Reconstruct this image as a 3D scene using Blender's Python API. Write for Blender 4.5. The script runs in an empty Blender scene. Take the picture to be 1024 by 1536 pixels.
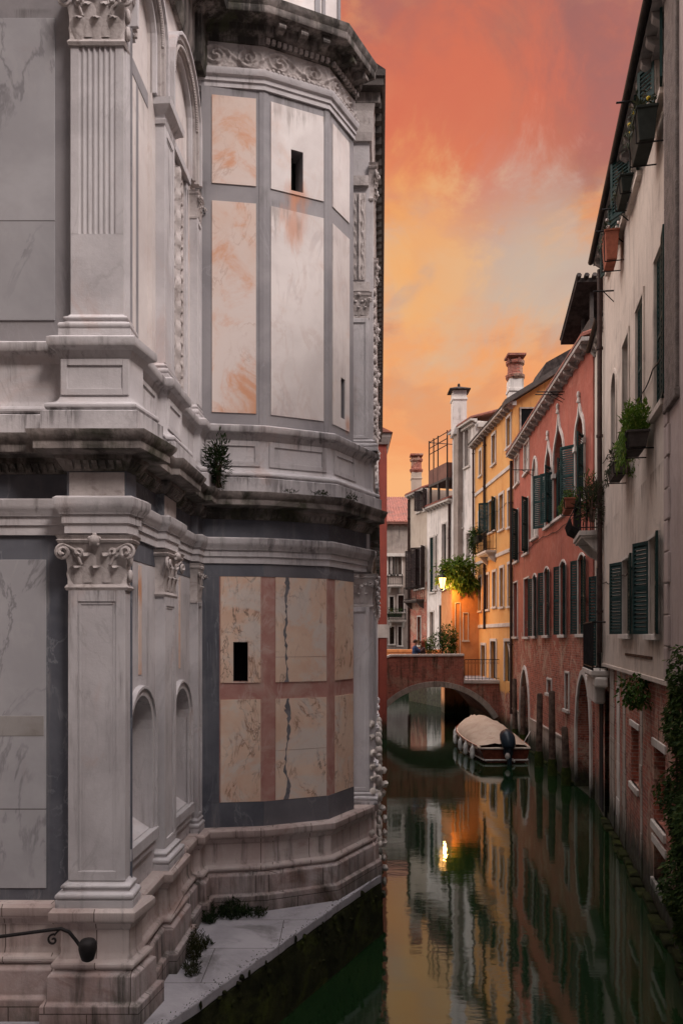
import bpy, bmesh, math, random
from mathutils import Vector, Matrix
R = math.radians
rng = random.Random(11)
SC = bpy.context.scene
COL = SC.collection
CAMH, FPX, CXP, HZ = 4.6, 1200.0, 512.0, 955.0      # eye height, focal length and principal point of the photograph


def at(px, py, Y):
    return Vector(((px - CXP) / FPX * Y, Y, CAMH + (HZ - py) / FPX * Y))


def lin(r, g, b, a=1.0):
    f = lambda c: (c / 255 / 12.92) if c / 255 <= .04045 else ((c / 255 + .055) / 1.055) ** 2.4
    return (f(r), f(g), f(b), a)


# ------------------------------------------------------------------ materials
class G:
    def __init__(s, name):
        s.m = bpy.data.materials.new(name)
        s.m.use_nodes = True
        s.nt = s.m.node_tree
        s.nt.nodes.clear()
        s.out = s.nt.nodes.new('ShaderNodeOutputMaterial')
        s.b = s.nt.nodes.new('ShaderNodeBsdfPrincipled')
        s.nt.links.new(s.b.outputs[0], s.out.inputs[0])
        s.geo = s.nt.nodes.new('ShaderNodeNewGeometry')
        s.pos = s.geo.outputs['Position']
        s.tc = None

    def uv(s):
        if s.tc is None:
            s.tc = s.nt.nodes.new('ShaderNodeTexCoord')
        return s.tc.outputs['UV']

    def set(s, sock, v):
        if isinstance(v, bpy.types.NodeSocket):
            s.nt.links.new(v, sock)
        else:
            sock.default_value = v

    def n(s, typ, ins=None, **props):
        x = s.nt.nodes.new(typ)
        for k, v in props.items():
            setattr(x, k, v)
        for k, v in (ins or {}).items():
            s.set(x.inputs[k], v)
        return x

    def map(s, vec, scale):
        return s.n('ShaderNodeMapping', {'Vector': vec, 'Scale': scale}).outputs[0]

    def noise(s, vec, scale, detail=5, rough=.6, dist=0.0):
        return s.n('ShaderNodeTexNoise', {'Vector': vec, 'Scale': scale, 'Detail': detail, 'Roughness': rough, 'Distortion': dist}).outputs['Fac']

    def mr(s, v, a, b, c=0.0, d=1.0, smooth=True):
        x = s.n('ShaderNodeMapRange', {'Value': v, 'From Min': a, 'From Max': b, 'To Min': c, 'To Max': d})
        if smooth:
            x.interpolation_type = 'SMOOTHSTEP'
        return x.outputs[0]

    def math(s, op, a, b=0.0):
        x = s.nt.nodes.new('ShaderNodeMath')
        x.operation = op
        s.set(x.inputs[0], a)
        s.set(x.inputs[1], b)
        return x.outputs[0]

    def mix(s, f, a, b, blend='MIX'):
        x = s.n('ShaderNodeMix', data_type='RGBA', blend_type=blend)
        s.set(x.inputs[0], f)
        s.set(x.inputs[6], a)
        s.set(x.inputs[7], b)
        return x.outputs[2]

    def bump(s, h, strength, dist, normal=None):
        x = s.n('ShaderNodeBump', {'Height': h, 'Strength': strength, 'Distance': dist})
        if normal is not None:
            s.set(x.inputs['Normal'], normal)
        return x.outputs[0]

    def z(s):
        return s.n('ShaderNodeSeparateXYZ', {'Vector': s.pos}).outputs[2]


def surf(name, c1, c2, nscale=1.2, streak=None, blotch=None, vein=None, vein2=None, algae=None, rough=.75, bump=.25, bscale=14,
         bdist=.02, spec=.3, brick=None, lines=None, drips=None, spots=None):
    """Stone, plaster and marble: mottled colour, veins, run-down streaks, stains, algae above the water, fine relief."""
    g = G(name)
    P = g.pos
    n1 = g.noise(P, nscale, 6, .62, .4)
    col = g.mix(g.mr(n1, .33, .67), c1, c2)
    height = g.noise(P, bscale, 6, .65)
    if brick:
        bw, bh, b1, b2, mo, mask = brick
        bt = g.n('ShaderNodeTexBrick', {'Vector': g.uv(), 'Color1': b1, 'Color2': b2, 'Mortar': mo, 'Scale': 1.0, 'Mortar Size': .009,
                                        'Mortar Smooth': .3, 'Bias': 0.0, 'Brick Width': bw, 'Row Height': bh})
        bc = g.mix(g.mr(g.noise(P, 2.3, 4, .6), .35, .75, 0, .55), bt.outputs[0], g.mix(.4, b1, mo))
        bc = g.mix(g.mr(g.noise(P, 1.1, 8, .74, .5), .50, .57, 0, .85), bc, (mo[0] * 1.25, mo[1] * 1.2, mo[2] * 1.15, 1))
        bc = g.mix(g.mr(g.noise(P, 2.6, 6, .7, .5), .56, .64, 0, .55), bc, (b2[0] * .5, b2[1] * .6, b2[2] * .6, 1))
        bc = g.mix(g.mr(g.noise(P, 9.0, 3, .6), .5, .72, 0, .6), bc, (b2[0] * .35, b2[1] * .35, b2[2] * .35, 1))
        if mask == 'all':
            col = bc
            mk = None
        else:
            z0, z1, amp = mask                                   # plaster above z1, brick below z0, ragged between
            mk = g.math('ADD', g.mr(g.z(), z0, z1, 0, 1, False), g.math('MULTIPLY', g.math('SUBTRACT', g.noise(P, .9, 7, .68, .6), .5), amp))
            mk = g.mr(mk, .47, .53)
            col = g.mix(mk, bc, col)
        bh_ = g.math('MULTIPLY', bt.outputs['Fac'], -.6)
        hb = g.math('ADD', g.math('MULTIPLY', height, .5), bh_)
        if mk is None:
            height = hb
        else:
            height = g.math('ADD', g.math('MULTIPLY', mk, 1.2), g.math('ADD', g.math('MULTIPLY', height, .6), g.math('MULTIPLY', bh_, g.math('SUBTRACT', 1.0, mk))))
    for v in (vein, vein2):
        if v:
            vc, vs, vw, va = v
            w = g.noise(g.map(P, (1, 1, .42)), vs, 6, .6, 1.2)
            w = g.math('ABSOLUTE', g.math('SUBTRACT', w, .5))
            f = g.math('MULTIPLY', g.mr(w, 0, vw, 1, 0), g.mr(g.noise(P, vs * .7, 3), .42, .62))
            col = g.mix(g.math('MULTIPLY', f, va), col, vc)
    if blotch:
        bc_, bs, lo, hi, amt = blotch
        col = g.mix(g.mr(g.noise(P, bs, 6, .65, .8), lo, hi, 0, amt), col, bc_)
    if streak:
        sc_, amt = streak[0], streak[1]
        lo, hi = (streak[2], streak[3]) if len(streak) > 3 else (.5, .72)
        st = g.noise(g.map(P, (5.5, 5.5, .45)), 1.0, 6, .7)
        f = g.math('MULTIPLY', g.mr(st, lo, hi, 0, amt), g.mr(g.noise(P, .8, 4), .35, .6))
        col = g.mix(f, col, sc_)
    for (sx_, sy_, sz_), (rx, rz), cc, am in (spots or []):            # rust that has washed down from an iron bar
        q = g.n('ShaderNodeVectorMath', {0: P, 1: (sx_, sy_, sz_)}, operation='SUBTRACT').outputs[0]
        q = g.map(q, (1 / rx, 1 / rx, 1 / rz))
        ln = g.n('ShaderNodeVectorMath', {0: q}, operation='LENGTH').outputs['Value']
        ln = g.math('ADD', ln, g.math('MULTIPLY', g.math('SUBTRACT', g.noise(g.map(P, (9, 9, 1.6)), 1.0, 5, .65), .5), 1.5))
        col = g.mix(g.mr(ln, .1, 1.0, am, 0), col, cc)
    if drips:                                                      # black crust that has run down from the ledges
        dc, levels, dl = drips
        ns = g.noise(g.map(P, (9, 9, .7)), 1.0, 6, .72)
        for zt in levels:
            reach = g.mr(g.z(), zt - dl, zt, 0, 1, False)
            up = g.mr(g.z(), zt + .03, zt, 0, 1, False)
            th = g.math('ADD', g.math('MULTIPLY', reach, .26), ns)
            col = g.mix(g.math('MULTIPLY', g.math('MULTIPLY', g.mr(th, .66, .84, 0, .75), g.mr(g.noise(P, 1.1, 3), .42, .62)), g.math('MULTIPLY', up, g.mr(reach, 0, .25))), col, dc)
    if lines:                                                      # joints between blocks, metres
        jw, jh = lines
        bt2 = g.n('ShaderNodeTexBrick', {'Vector': g.uv(), 'Color1': (1, 1, 1, 1), 'Color2': (.8, .8, .8, 1), 'Mortar': (.2, .18, .16, 1), 'Scale': 1.0,
                                         'Mortar Size': .006, 'Mortar Smooth': .2, 'Bias': 0.0, 'Brick Width': jw, 'Row Height': jh})
        col = g.mix(.9, col, bt2.outputs[0], 'MULTIPLY')
        height = g.math('SUBTRACT', height, g.math('MULTIPLY', bt2.outputs['Fac'], .8))
    rgh = g.mr(g.noise(P, 6, 3), .3, .7, rough - .1, min(1, rough + .1))
    if algae:
        a0, a1, ac = algae
        zz = g.math('ADD', g.z(), g.math('MULTIPLY', g.math('SUBTRACT', g.noise(g.map(P, (3, 3, .8)), 1.3, 6, .7), .5), (a1 - a0) * 1.6))
        f = g.mr(zz, a0, a1, .97, 0)
        col = g.mix(f, col, g.mix(g.mr(g.noise(P, 5, 4), .4, .62), ac, (ac[0] * .3, ac[1] * .28, ac[2] * .3, 1)))
    g.set(g.b.inputs['Base Color'], col)
    g.set(g.b.inputs['Roughness'], rgh)
    g.b.inputs['Specular IOR Level'].default_value = spec
    if bump:
        g.set(g.b.inputs['Normal'], g.bump(height, bump, bdist))
    return g.m


def simple(name, col, rough=.5, metal=0.0, var=.25, emit=None, bump=.1, bscale=30, spec=.15):
    g = G(name)
    n = g.noise(g.pos, 5, 4)
    c = g.mix(g.mr(n, .3, .7), tuple(v * (1 - var) for v in col[:3]) + (1,), tuple(min(1, v * (1 + var)) for v in col[:3]) + (1,))
    g.set(g.b.inputs['Base Color'], c)
    g.b.inputs['Roughness'].default_value = rough
    g.b.inputs['Metallic'].default_value = metal
    g.b.inputs['Specular IOR Level'].default_value = spec
    if bump:
        g.set(g.b.inputs['Normal'], g.bump(g.noise(g.pos, bscale, 4), bump, .01))
    if emit:
        g.b.inputs['Emission Color'].default_value = emit[0]
        g.b.inputs['Emission Strength'].default_value = emit[1]
    return g.m


def leafmat(name, c1, c2, c3):
    g = G(name)
    rnd = g.geo.outputs['Random Per Island']
    c = g.mix(g.mr(rnd, 0, .7), c1, c2)
    c = g.mix(g.mr(rnd, .82, .95), c, c3)
    g.set(g.b.inputs['Base Color'], c)
    g.b.inputs['Roughness'].default_value = .6
    g.b.inputs['Specular IOR Level'].default_value = .1
    tr = g.n('ShaderNodeBsdfTranslucent', {'Color': c})
    mx = g.n('ShaderNodeMixShader', {0: .25, 1: g.b.outputs[0], 2: tr.outputs[0]})
    g.nt.links.new(mx.outputs[0], g.out.inputs[0])
    return g.m


# ------------------------------------------------------------------ frames and mesh builder
class F:
    """A wall plane: s runs along it, t stands out of it, z is up. side=-1: outward is left of the direction, +1: right."""
    def __init__(s, p0, p1, side):
        s.o = Vector((p0[0], p0[1]))
        d = Vector((p1[0] - p0[0], p1[1] - p0[1]))
        s.L = d.length
        s.d = d.normalized()
        s.nn = Vector((s.d.y, -s.d.x)) * side

    def pt(s, a, z, t=0.0):
        p = s.o + s.d * a + s.nn * t
        return Vector((p.x, p.y, z))

    def off(s, t):
        p0 = s.o + s.nn * t
        f = F((p0.x, p0.y), (p0.x + s.d.x, p0.y + s.d.y), 1)
        f.nn = s.nn.copy()
        f.L = s.L
        return f

    def px(s, px, py, t=0.0):
        o = s.o + s.nn * t
        a = (px - CXP) / FPX
        k = (a * o.y - o.x) / (s.d.x - a * s.d.y)
        Y = o.y + s.d.y * k
        return k, CAMH + (HZ - py) / FPX * Y

    def rect(s, x0, y0, x1, y1, t=0.0):
        """pixel box -> s0,s1,z0,z1 on the wall (heights taken in the middle of the box)"""
        a, _ = s.px(x0, y0, t)
        b, _ = s.px(x1, y0, t)
        xm = (x0 + x1) / 2
        _, zt = s.px(xm, y0, t)
        _, zb = s.px(xm, y1, t)
        return min(a, b), max(a, b), zb, zt


LOC = {}


class MB:
    def __init__(s):
        s.v, s.f, s.mi = [], [], []

    def add(s, verts, faces, mi=0):
        k = len(s.v)
        s.v += [tuple(v) for v in verts]
        for f in faces:
            s.f.append([k + i for i in f])
            s.mi.append(mi)

    def hexa(s, p, mi=0):
        s.add(p, [(0, 3, 2, 1), (4, 5, 6, 7), (0, 1, 5, 4), (1, 2, 6, 5), (2, 3, 7, 6), (3, 0, 4, 7)], mi)

    def box(s, x0, x1, y0, y1, z0, z1, mi=0):
        s.hexa([(x0, y0, z0), (x1, y0, z0), (x1, y1, z0), (x0, y1, z0), (x0, y0, z1), (x1, y0, z1), (x1, y1, z1), (x0, y1, z1)], mi)

    def fbox(s, fr, a0, a1, z0, z1, t0, t1, mi=0):
        s.hexa([fr.pt(a0, z0, t0), fr.pt(a1, z0, t0), fr.pt(a1, z0, t1), fr.pt(a0, z0, t1),
                fr.pt(a0, z1, t0), fr.pt(a1, z1, t0), fr.pt(a1, z1, t1), fr.pt(a0, z1, t1)], mi)

    def prism(s, poly, ext, mi=0):
        """poly: 3D points of a planar loop, ext: vector"""
        n = len(poly)
        v = [Vector(p) for p in poly] + [Vector(p) + Vector(ext) for p in poly]
        s.add(v, [tuple(range(n))[::-1], tuple(range(n, 2 * n))] + [(i, (i + 1) % n, n + (i + 1) % n, n + i) for i in range(n)], mi)

    def tube(s, pts, r, n=8, mi=0, cap=True):
        pts = [Vector(p) for p in pts]
        rs = r if isinstance(r, (list, tuple)) else [r] * len(pts)
        vs, fs = [], []
        up = Vector((0, 0, 1))
        prev = None
        for i, p in enumerate(pts):
            d = (pts[min(i + 1, len(pts) - 1)] - pts[max(i - 1, 0)]).normalized()
            if prev is None:
                a = d.cross(up)
                if a.length < .05:
                    a = d.cross(Vector((1, 0, 0)))
            else:
                a = prev - d * prev.dot(d)
            a.normalize()
            prev = a
            b = d.cross(a)
            for k in range(n):
                t = 2 * math.pi * k / n
                vs.append(p + (a * math.cos(t) + b * math.sin(t)) * rs[i])
        for i in range(len(pts) - 1):
            for k in range(n):
                fs.append((i * n + k, i * n + (k + 1) % n, (i + 1) * n + (k + 1) % n, (i + 1) * n + k))
        if cap:
            fs.append(tuple(range(n))[::-1])
            fs.append(tuple((len(pts) - 1) * n + k for k in range(n)))
        s.add(vs, fs, mi)

    def lathe(s, c, prof, n=14, mi=0, squash=(1, 1)):
        vs, fs = [], []
        for r, z in prof:
            for k in range(n):
                t = 2 * math.pi * k / n
                vs.append((c[0] + math.cos(t) * r * squash[0], c[1] + math.sin(t) * r * squash[1], c[2] + z))
        for i in range(len(prof) - 1):
            for k in range(n):
                fs.append((i * n + k, i * n + (k + 1) % n, (i + 1) * n + (k + 1) % n, (i + 1) * n + k))
        fs.append(tuple(range(n))[::-1])
        fs.append(tuple((len(prof) - 1) * n + k for k in range(n)))
        s.add(vs, fs, mi)

    def sweep(s, prof, path, mi=0, side=1, closed_prof=True, caps=True):
        """moulding: prof = (out, z) points, path = wall line in plan, mitred at each turn"""
        P = [Vector(p) for p in path]
        N = []
        for i in range(len(P) - 1):
            d = (P[i + 1] - P[i]).normalized()
            N.append(Vector((d.y, -d.x)) * side)
        off = []
        for i in range(len(P)):
            if i == 0:
                off.append(N[0])
            elif i == len(P) - 1:
                off.append(N[-1])
            else:
                den = max(.25, 1 + N[i - 1].dot(N[i]))
                off.append((N[i - 1] + N[i]) / den)
        m = len(prof)
        vs, fs = [], []
        for p, o in zip(P, off):
            for (out, z) in prof:
                q = p + o * out
                vs.append((q.x, q.y, z))
        for i in range(len(P) - 1):
            for k in range(m if closed_prof else m - 1):
                k2 = (k + 1) % m
                fs.append((i * m + k, i * m + k2, (i + 1) * m + k2, (i + 1) * m + k))
        if caps:
            fs.append(tuple(range(m))[::-1])
            fs.append(tuple((len(P) - 1) * m + k for k in range(m)))
        s.add(vs, fs, mi)

    def blob(s, c, r, n=10, m=7, mi=0, jit=0.0):
        vs, fs = [], []
        rr = r if isinstance(r, (tuple, list)) else (r, r, r)
        for i in range(m + 1):
            ph = math.pi * i / m
            for k in range(n):
                t = 2 * math.pi * k / n
                j = 1 + rng.uniform(-jit, jit)
                vs.append((c[0] + math.sin(ph) * math.cos(t) * rr[0] * j, c[1] + math.sin(ph) * math.sin(t) * rr[1] * j, c[2] - math.cos(ph) * rr[2] * j))
        for i in range(m):
            for k in range(n):
                fs.append((i * n + k, i * n + (k + 1) % n, (i + 1) * n + (k + 1) % n, (i + 1) * n + k))
        s.add(vs, fs, mi)

    def leaf(s, p, d, up, l, w, mi=0):
        d = d.normalized()
        a = d.cross(up)
        if a.length < .05:
            a = d.cross(Vector((1, .3, .2)))
        a.normalize()
        nn = a.cross(d)
        p = Vector(p)
        s.add([p, p + d * l * .45 + a * w * .5 + nn * w * .12, p + d * l - nn * l * .12, p + d * l * .45 - a * w * .5 + nn * w * .12], [(0, 1, 2), (0, 2, 3)], mi)

    def build(s, name, mats, parent=None, smooth=None, bevel=0.0, loc=None, merge=True):
        base = Vector(LOC[parent.name]) if parent is not None else Vector(loc or (0, 0, 0))
        me = bpy.data.meshes.new(name)
        me.from_pydata([tuple(Vector(v) - base) for v in s.v], [], s.f)
        if not isinstance(mats, (list, tuple)):
            mats = [mats]
        for m in mats:
            me.materials.append(m)
        for p, i in zip(me.polygons, s.mi):
            p.material_index = i
        bm = bmesh.new()
        bm.from_mesh(me)
        if merge:
            bmesh.ops.remove_doubles(bm, verts=bm.verts, dist=1e-5)
            bmesh.ops.recalc_face_normals(bm, faces=bm.faces)
        uv = bm.loops.layers.uv.new('UVMap')
        bm.normal_update()
        for f in bm.faces:
            nrm = f.normal
            if abs(nrm.z) > .7:
                for l in f.loops:
                    l[uv].uv = (l.vert.co.x + base.x, l.vert.co.y + base.y)
            else:
                t = Vector((-nrm.y, nrm.x))
                t.normalize()
                if t.x + t.y * 1.3 < 0:
                    t = -t
                for l in f.loops:
                    l[uv].uv = (t.x * (l.vert.co.x + base.x) + t.y * (l.vert.co.y + base.y), l.vert.co.z + base.z)
        bm.to_mesh(me)
        bm.free()
        if smooth is not None:
            me.polygons.foreach_set('use_smooth', [True] * len(me.polygons))
            me.set_sharp_from_angle(angle=R(smooth))
        o = bpy.data.objects.new(name, me)
        COL.objects.link(o)
        if parent is not None:
            o.parent = parent
        else:
            o.location = base
        LOC[o.name] = tuple(base)
        if bevel:
            b = o.modifiers.new('bevel', 'BEVEL')
            b.width = bevel
            b.segments = 2
            b.limit_method = 'ANGLE'
            b.angle_limit = R(40)
        return o


def thing(name, label, cat, loc, group=None):
    o = bpy.data.objects.new(name, None)
    o.empty_display_size = .3
    COL.objects.link(o)
    o.location = loc
    o['label'] = label
    o['category'] = cat
    if group:
        o['group'] = group
    LOC[o.name] = tuple(loc)
    return o


def tag(o, label=None, cat=None, group=None, kind=None):
    if label:
        o['label'] = label
    if cat:
        o['category'] = cat
    if group:
        o['group'] = group
    if kind:
        o['kind'] = kind
    return o


def arch_curve(a0, a1, z1, top, n=12):
    """points from left spring to right spring along the head of an opening, and the spring height"""
    w = a1 - a0
    c = (a0 + a1) / 2
    if top == 'round':
        r = w / 2
        zs = z1 - r
        return [(c - r * math.cos(math.pi * i / n), zs + r * math.sin(math.pi * i / n)) for i in range(n + 1)], zs
    if top == 'segment':
        h = w * .18
        zs = z1 - h
        return [(a0 + w * i / n, zs + h * math.sin(math.pi * i / n)) for i in range(n + 1)], zs
    if top == 'lancet':
        h = w * .95
        zs = z1 - h
        pts = []
        for i in range(n + 1):
            u = i / n
            x = abs(2 * u - 1)
            pts.append((a0 + w * u, zs + h * math.sqrt(max(0, 1 - x ** 1.7)) ** 1.0 if x > .0 else z1))
        return pts, zs
    if top == 'ogee':
        h = w * 1.1
        zs = z1 - h
        prof = [(-1, 0), (-.97, .2), (-.85, .4), (-.65, .54), (-.42, .63), (-.24, .7), (-.1, .82), (0, 1)]
        L = [(c + x * w / 2, zs + y * h) for x, y in prof]
        return L + [(2 * c - x, y) for x, y in L[-2::-1]], zs
    return None, z1


class Op:
    def __init__(s, a0, a1, z0, z1, top='flat', depth=.2):
        s.a0, s.a1, s.z0, s.z1, s.top, s.depth = a0, a1, z0, z1, top, depth

    def outline(s):
        """closed loop, counter clockwise from lower left"""
        if s.top == 'flat':
            return [(s.a0, s.z0), (s.a1, s.z0), (s.a1, s.z1), (s.a0, s.z1)]
        c, zs = arch_curve(s.a0, s.a1, s.z1, s.top)
        return [(s.a0, s.z0), (s.a1, s.z0)] + c[::-1]


def wall_grid(mb, fr, a0, a1, z0, z1, ops, t=0.0, mi=0, mir=None, reveal=True):
    ops = [o for o in ops if o.a1 > a0 and o.a0 < a1 and o.z1 > z0 and o.z0 < z1]
    A = sorted({a0, a1} | {min(max(x, a0), a1) for o in ops for x in (o.a0, o.a1)})
    Z = sorted({z0, z1} | {min(max(x, z0), z1) for o in ops for x in (o.z0, o.z1)})
    for i in range(len(A) - 1):
        for j in range(len(Z) - 1):
            ca, cz = (A[i] + A[i + 1]) / 2, (Z[j] + Z[j + 1]) / 2
            if A[i + 1] - A[i] < 1e-6 or Z[j + 1] - Z[j] < 1e-6:
                continue
            if any(o.a0 < ca < o.a1 and o.z0 < cz < o.z1 for o in ops):
                continue
            mb.add([fr.pt(A[i], Z[j], t), fr.pt(A[i + 1], Z[j], t), fr.pt(A[i + 1], Z[j + 1], t), fr.pt(A[i], Z[j + 1], t)], [(0, 1, 2, 3)], mi)
    for o in ops:
        if o.top != 'flat' and o.z1 <= z1 + 1e-6:
            c, zs = arch_curve(o.a0, o.a1, o.z1, o.top)
            for (p, q), (p2, q2) in zip(c, c[1:]):
                if max(o.z1 - q, o.z1 - q2) > 1e-5:
                    pts = [fr.pt(p, q, t), fr.pt(p2, q2, t), fr.pt(p2, o.z1, t), fr.pt(p, o.z1, t)]
                    if o.z1 - q < 1e-5:
                        pts = pts[:3]
                    elif o.z1 - q2 < 1e-5:
                        pts = [pts[0], pts[1], pts[3]]
                    mb.add(pts, [tuple(range(len(pts)))], mi)
        if reveal:
            L = o.outline()
            for (p, q), (p2, q2) in zip(L, L[1:] + L[:1]):
                mb.add([fr.pt(p, q, t), fr.pt(p2, q2, t), fr.pt(p2, q2, t - o.depth), fr.pt(p, q, t - o.depth)], [(0, 1, 2, 3)], mi if mir is None else mir)


def ring(mb, fr, o, w, t0, t1, sill=False, mi=0):
    """raised trim of width w round the head and jambs of an opening"""
    c, zs = arch_curve(o.a0, o.a1, o.z1, o.top)
    if c is None:
        mb.fbox(fr, o.a0 - w, o.a0, o.z0, o.z1, t0, t1, mi)
        mb.fbox(fr, o.a1, o.a1 + w, o.z0, o.z1, t0, t1, mi)
        mb.fbox(fr, o.a0 - w, o.a1 + w, o.z1, o.z1 + w, t0, t1 + .003, mi)
        return
    cm = (o.a0 + o.a1) / 2
    hw = (o.a1 - o.a0) / 2
    inn = [(o.a0, o.z0)] + c + [(o.a1, o.z0)]
    out = []
    m = len(inn)
    for i, (p, q) in enumerate(inn):
        if i == 0 or i == m - 1:
            out.append((p - w if i == 0 else p + w, q))
        else:
            p0, q0 = inn[i - 1]
            p1, q1 = inn[i + 1]
            dx, dz = p1 - p0, q1 - q0
            l = math.hypot(dx, dz) or 1
            out.append((p - dz / l * w, q + dx / l * w))
    for i in range(m - 1):
        a, b, c2, d = inn[i], inn[i + 1], out[i + 1], out[i]
        lo = [fr.pt(x, z, t0) for x, z in (a, b, c2, d)]
        hi = [fr.pt(x, z, t1) for x, z in (a, b, c2, d)]
        fcs = [(4, 5, 6, 7), (0, 1, 5, 4), (2, 3, 7, 6)]
        if i == 0:
            fcs.append((3, 0, 4, 7))
        if i == m - 2:
            fcs.append((1, 2, 6, 5))
        mb.add(lo + hi, fcs, mi)


def relief(mb, fr, a0, a1, z0, z1, t, hfun, na, nz, mi=0, curve=None):
    vs, fs = [], []
    for j in range(nz + 1):
        for i in range(na + 1):
            u, v = i / na, j / nz
            h = 0 if i in (0, na) or j in (0, nz) else hfun(u, v)
            vs.append(fr.pt(a0 + (a1 - a0) * u, z0 + (z1 - z0) * v, t + h))
    for j in range(nz):
        for i in range(na):
            k = j * (na + 1) + i
            fs.append((k, k + 1, k + na + 2, k + na + 1))
    mb.add(vs, fs, mi)


def cloud(mb, c, r, n, l, w, droop=0.0, fill=.35, mi=0, flat=None):
    """leaves spread through an ellipsoid, denser towards its outside, in clumps"""
    cl = []
    for i in range(max(4, n // 26)):
        d = Vector((rng.gauss(0, 1), rng.gauss(0, 1), rng.gauss(0, 1))).normalized() * rng.uniform(fill, .9)
        cl.append(d)
    for i in range(n):
        k = rng.choice(cl) + Vector((rng.gauss(0, .2), rng.gauss(0, .2), rng.gauss(0, .2)))
        p = Vector((c[0] + k.x * r[0], c[1] + k.y * r[1], c[2] + k.z * r[2]))
        d = k + Vector((rng.gauss(0, .7), rng.gauss(0, .7), rng.gauss(0, .6) - droop))
        if d.length < .01:
            continue
        sc = rng.uniform(.6, 1.35)
        mb.leaf(p, d, Vector((rng.gauss(0, .4), rng.gauss(0, .4), 1)), l * sc, w * sc, mi)
# ------------------------------------------------------------------ materials of the place
ALG = (.018, .024, .008, 1)
M = {}
M['white'] = surf('white_marble', (.555, .53, .535, 1), (.425, .403, .41, 1), 1.1, streak=((.10, .085, .08, 1), .75, .54, .74), blotch=((.45, .30, .25, 1), .9, .56, .75, .45),
                  vein=((.30, .28, .28, 1), 1.3, .02, .35), bump=.35, bscale=22, bdist=.012, algae=(.55, 1.25, ALG), drips=((.035, .031, .028, 1), (10.42, 7.46, 6.76, 5.94, 5.14, 2.02), .55))
M['panel'] = surf('pale_marble_panel', (.66, .61, .585, 1), (.54, .49, .47, 1), .8, vein=((.42, .36, .35, 1), 1.0, .03, .5), blotch=((.55, .33, .22, 1), .75, .56, .76, .5), vein2=((.50, .40, .36, 1), 3.0, .05, .4), drips=((.20, .16, .14, 1), (12.0, 10.56), .7), spots=(((-.62, 11.2, 10.78), (.22, .28), (.50, .22, .12, 1), .85), ((-.66, 11.2, 10.36), (.28, .42), (.50, .22, .12, 1), .75), ((.10, 11.9, 7.75), (.13, .22), (.50, .22, .12, 1), .7)),
                  bump=.06, bscale=10, rough=.5, spec=.4)
M['panelgrey'] = surf('grey_marble_panel', (.42, .415, .43, 1), (.33, .325, .34, 1), .8, vein=((.13, .125, .135, 1), 1.1, .025, .6), vein2=((.38, .37, .38, 1), 2.2, .04, .5), blotch=((.30, .19, .155, 1), .7, .56, .78, .5),
                      bump=.06, bscale=10, rough=.5, spec=.4, lines=(7.0, 2.9))
M['orange'] = surf('peach_marble', (.63, .55, .51, 1), (.62, .47, .39, 1), .75, vein=((.36, .20, .14, 1), 1.5, .018, .4), blotch=((.58, .27, .14, 1), 1.5, .45, .68, .9),
                   bump=.08, bscale=10, rough=.5, spec=.4)
M['cream'] = surf('veined_cream_marble', (.78, .61, .48, 1), (.70, .47, .34, 1), 1.6, vein=((.28, .13, .075, 1), 3.0, .024, .9), vein2=((.20, .13, .10, 1), 1.4, .012, .95),
                  blotch=((.68, .61, .55, 1), 1.3, .5, .64, .85), bump=.1, bscale=10, rough=.5, spec=.4)
M['pink'] = surf('rose_marble', (.47, .26, .22, 1), (.40, .19, .16, 1), 3.0, vein=((.55, .40, .35, 1), 3, .04, .7), blotch=((.50, .35, .29, 1), 4, .45, .7, .75), bump=.1, bscale=14)
M['grey'] = surf('grey_marble', (.275, .262, .27, 1), (.205, .195, .205, 1), 1.1, vein=((.30, .29, .30, 1), 1.4, .02, .5), streak=((.32, .29, .28, 1), .4), bump=.1, bscale=14, rough=.6, drips=((.06, .055, .05, 1), (12.12, 10.78), .6), spots=(((-.62, 11.2, 10.78), (.22, .28), (.50, .22, .12, 1), .85), ((-.66, 11.2, 10.36), (.28, .42), (.50, .22, .12, 1), .75), ((.10, 11.9, 7.75), (.13, .22), (.50, .22, .12, 1), .7)))
M['bandgrey'] = surf('dark_grey_marble', (.17, .165, .18, 1), (.12, .118, .13, 1), 1.1, vein=((.28, .27, .28, 1), 1.4, .02, .5), bump=.1, bscale=14, rough=.6)
M['blue'] = surf('slate_blue_marble', (.125, .13, .15, 1), (.075, .08, .098, 1), 1.4, vein=((.24, .25, .27, 1), 1.6, .02, .6), streak=((.27, .26, .26, 1), .6), bump=.12, bscale=14, rough=.6)
M['stain'] = surf('stained_grey_marble', (.30, .285, .275, 1), (.235, .215, .20, 1), 3, blotch=((.16, .14, .125, 1), 4, .5, .7, .6), bump=.1)
M['darkvein'] = surf('blue_grey_vein_marble', (.21, .20, .215, 1), (.13, .125, .135, 1), 9, bump=.1, rough=.5)
M['cornice'] = surf('weathered_cornice_stone', (.34, .30, .28, 1), (.20, .175, .165, 1), 1.6, streak=((.028, .025, .022, 1), .97, .38, .58), blotch=((.035, .040, .016, 1), 1.3, .44, .62, .9),
                    bump=.5, bscale=18, bdist=.02)
M['carved'] = surf('carved_marble', (.50, .455, .44, 1), (.38, .34, .325, 1), 2.2, streak=((.11, .09, .085, 1), .7), blotch=((.20, .165, .15, 1), 5, .52, .7, .7), bump=.4, bscale=26)
M['block'] = surf('foundation_stone', (.46, .40, .385, 1), (.38, .28, .255, 1), 1.3, streak=((.05, .045, .035, 1), .95, .44, .66), blotch=((.20, .105, .08, 1), 1.1, .52, .7, .8), bump=.5, bscale=16,
                  lines=(.8, .52), algae=(.5, 1.35, ALG))
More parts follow.
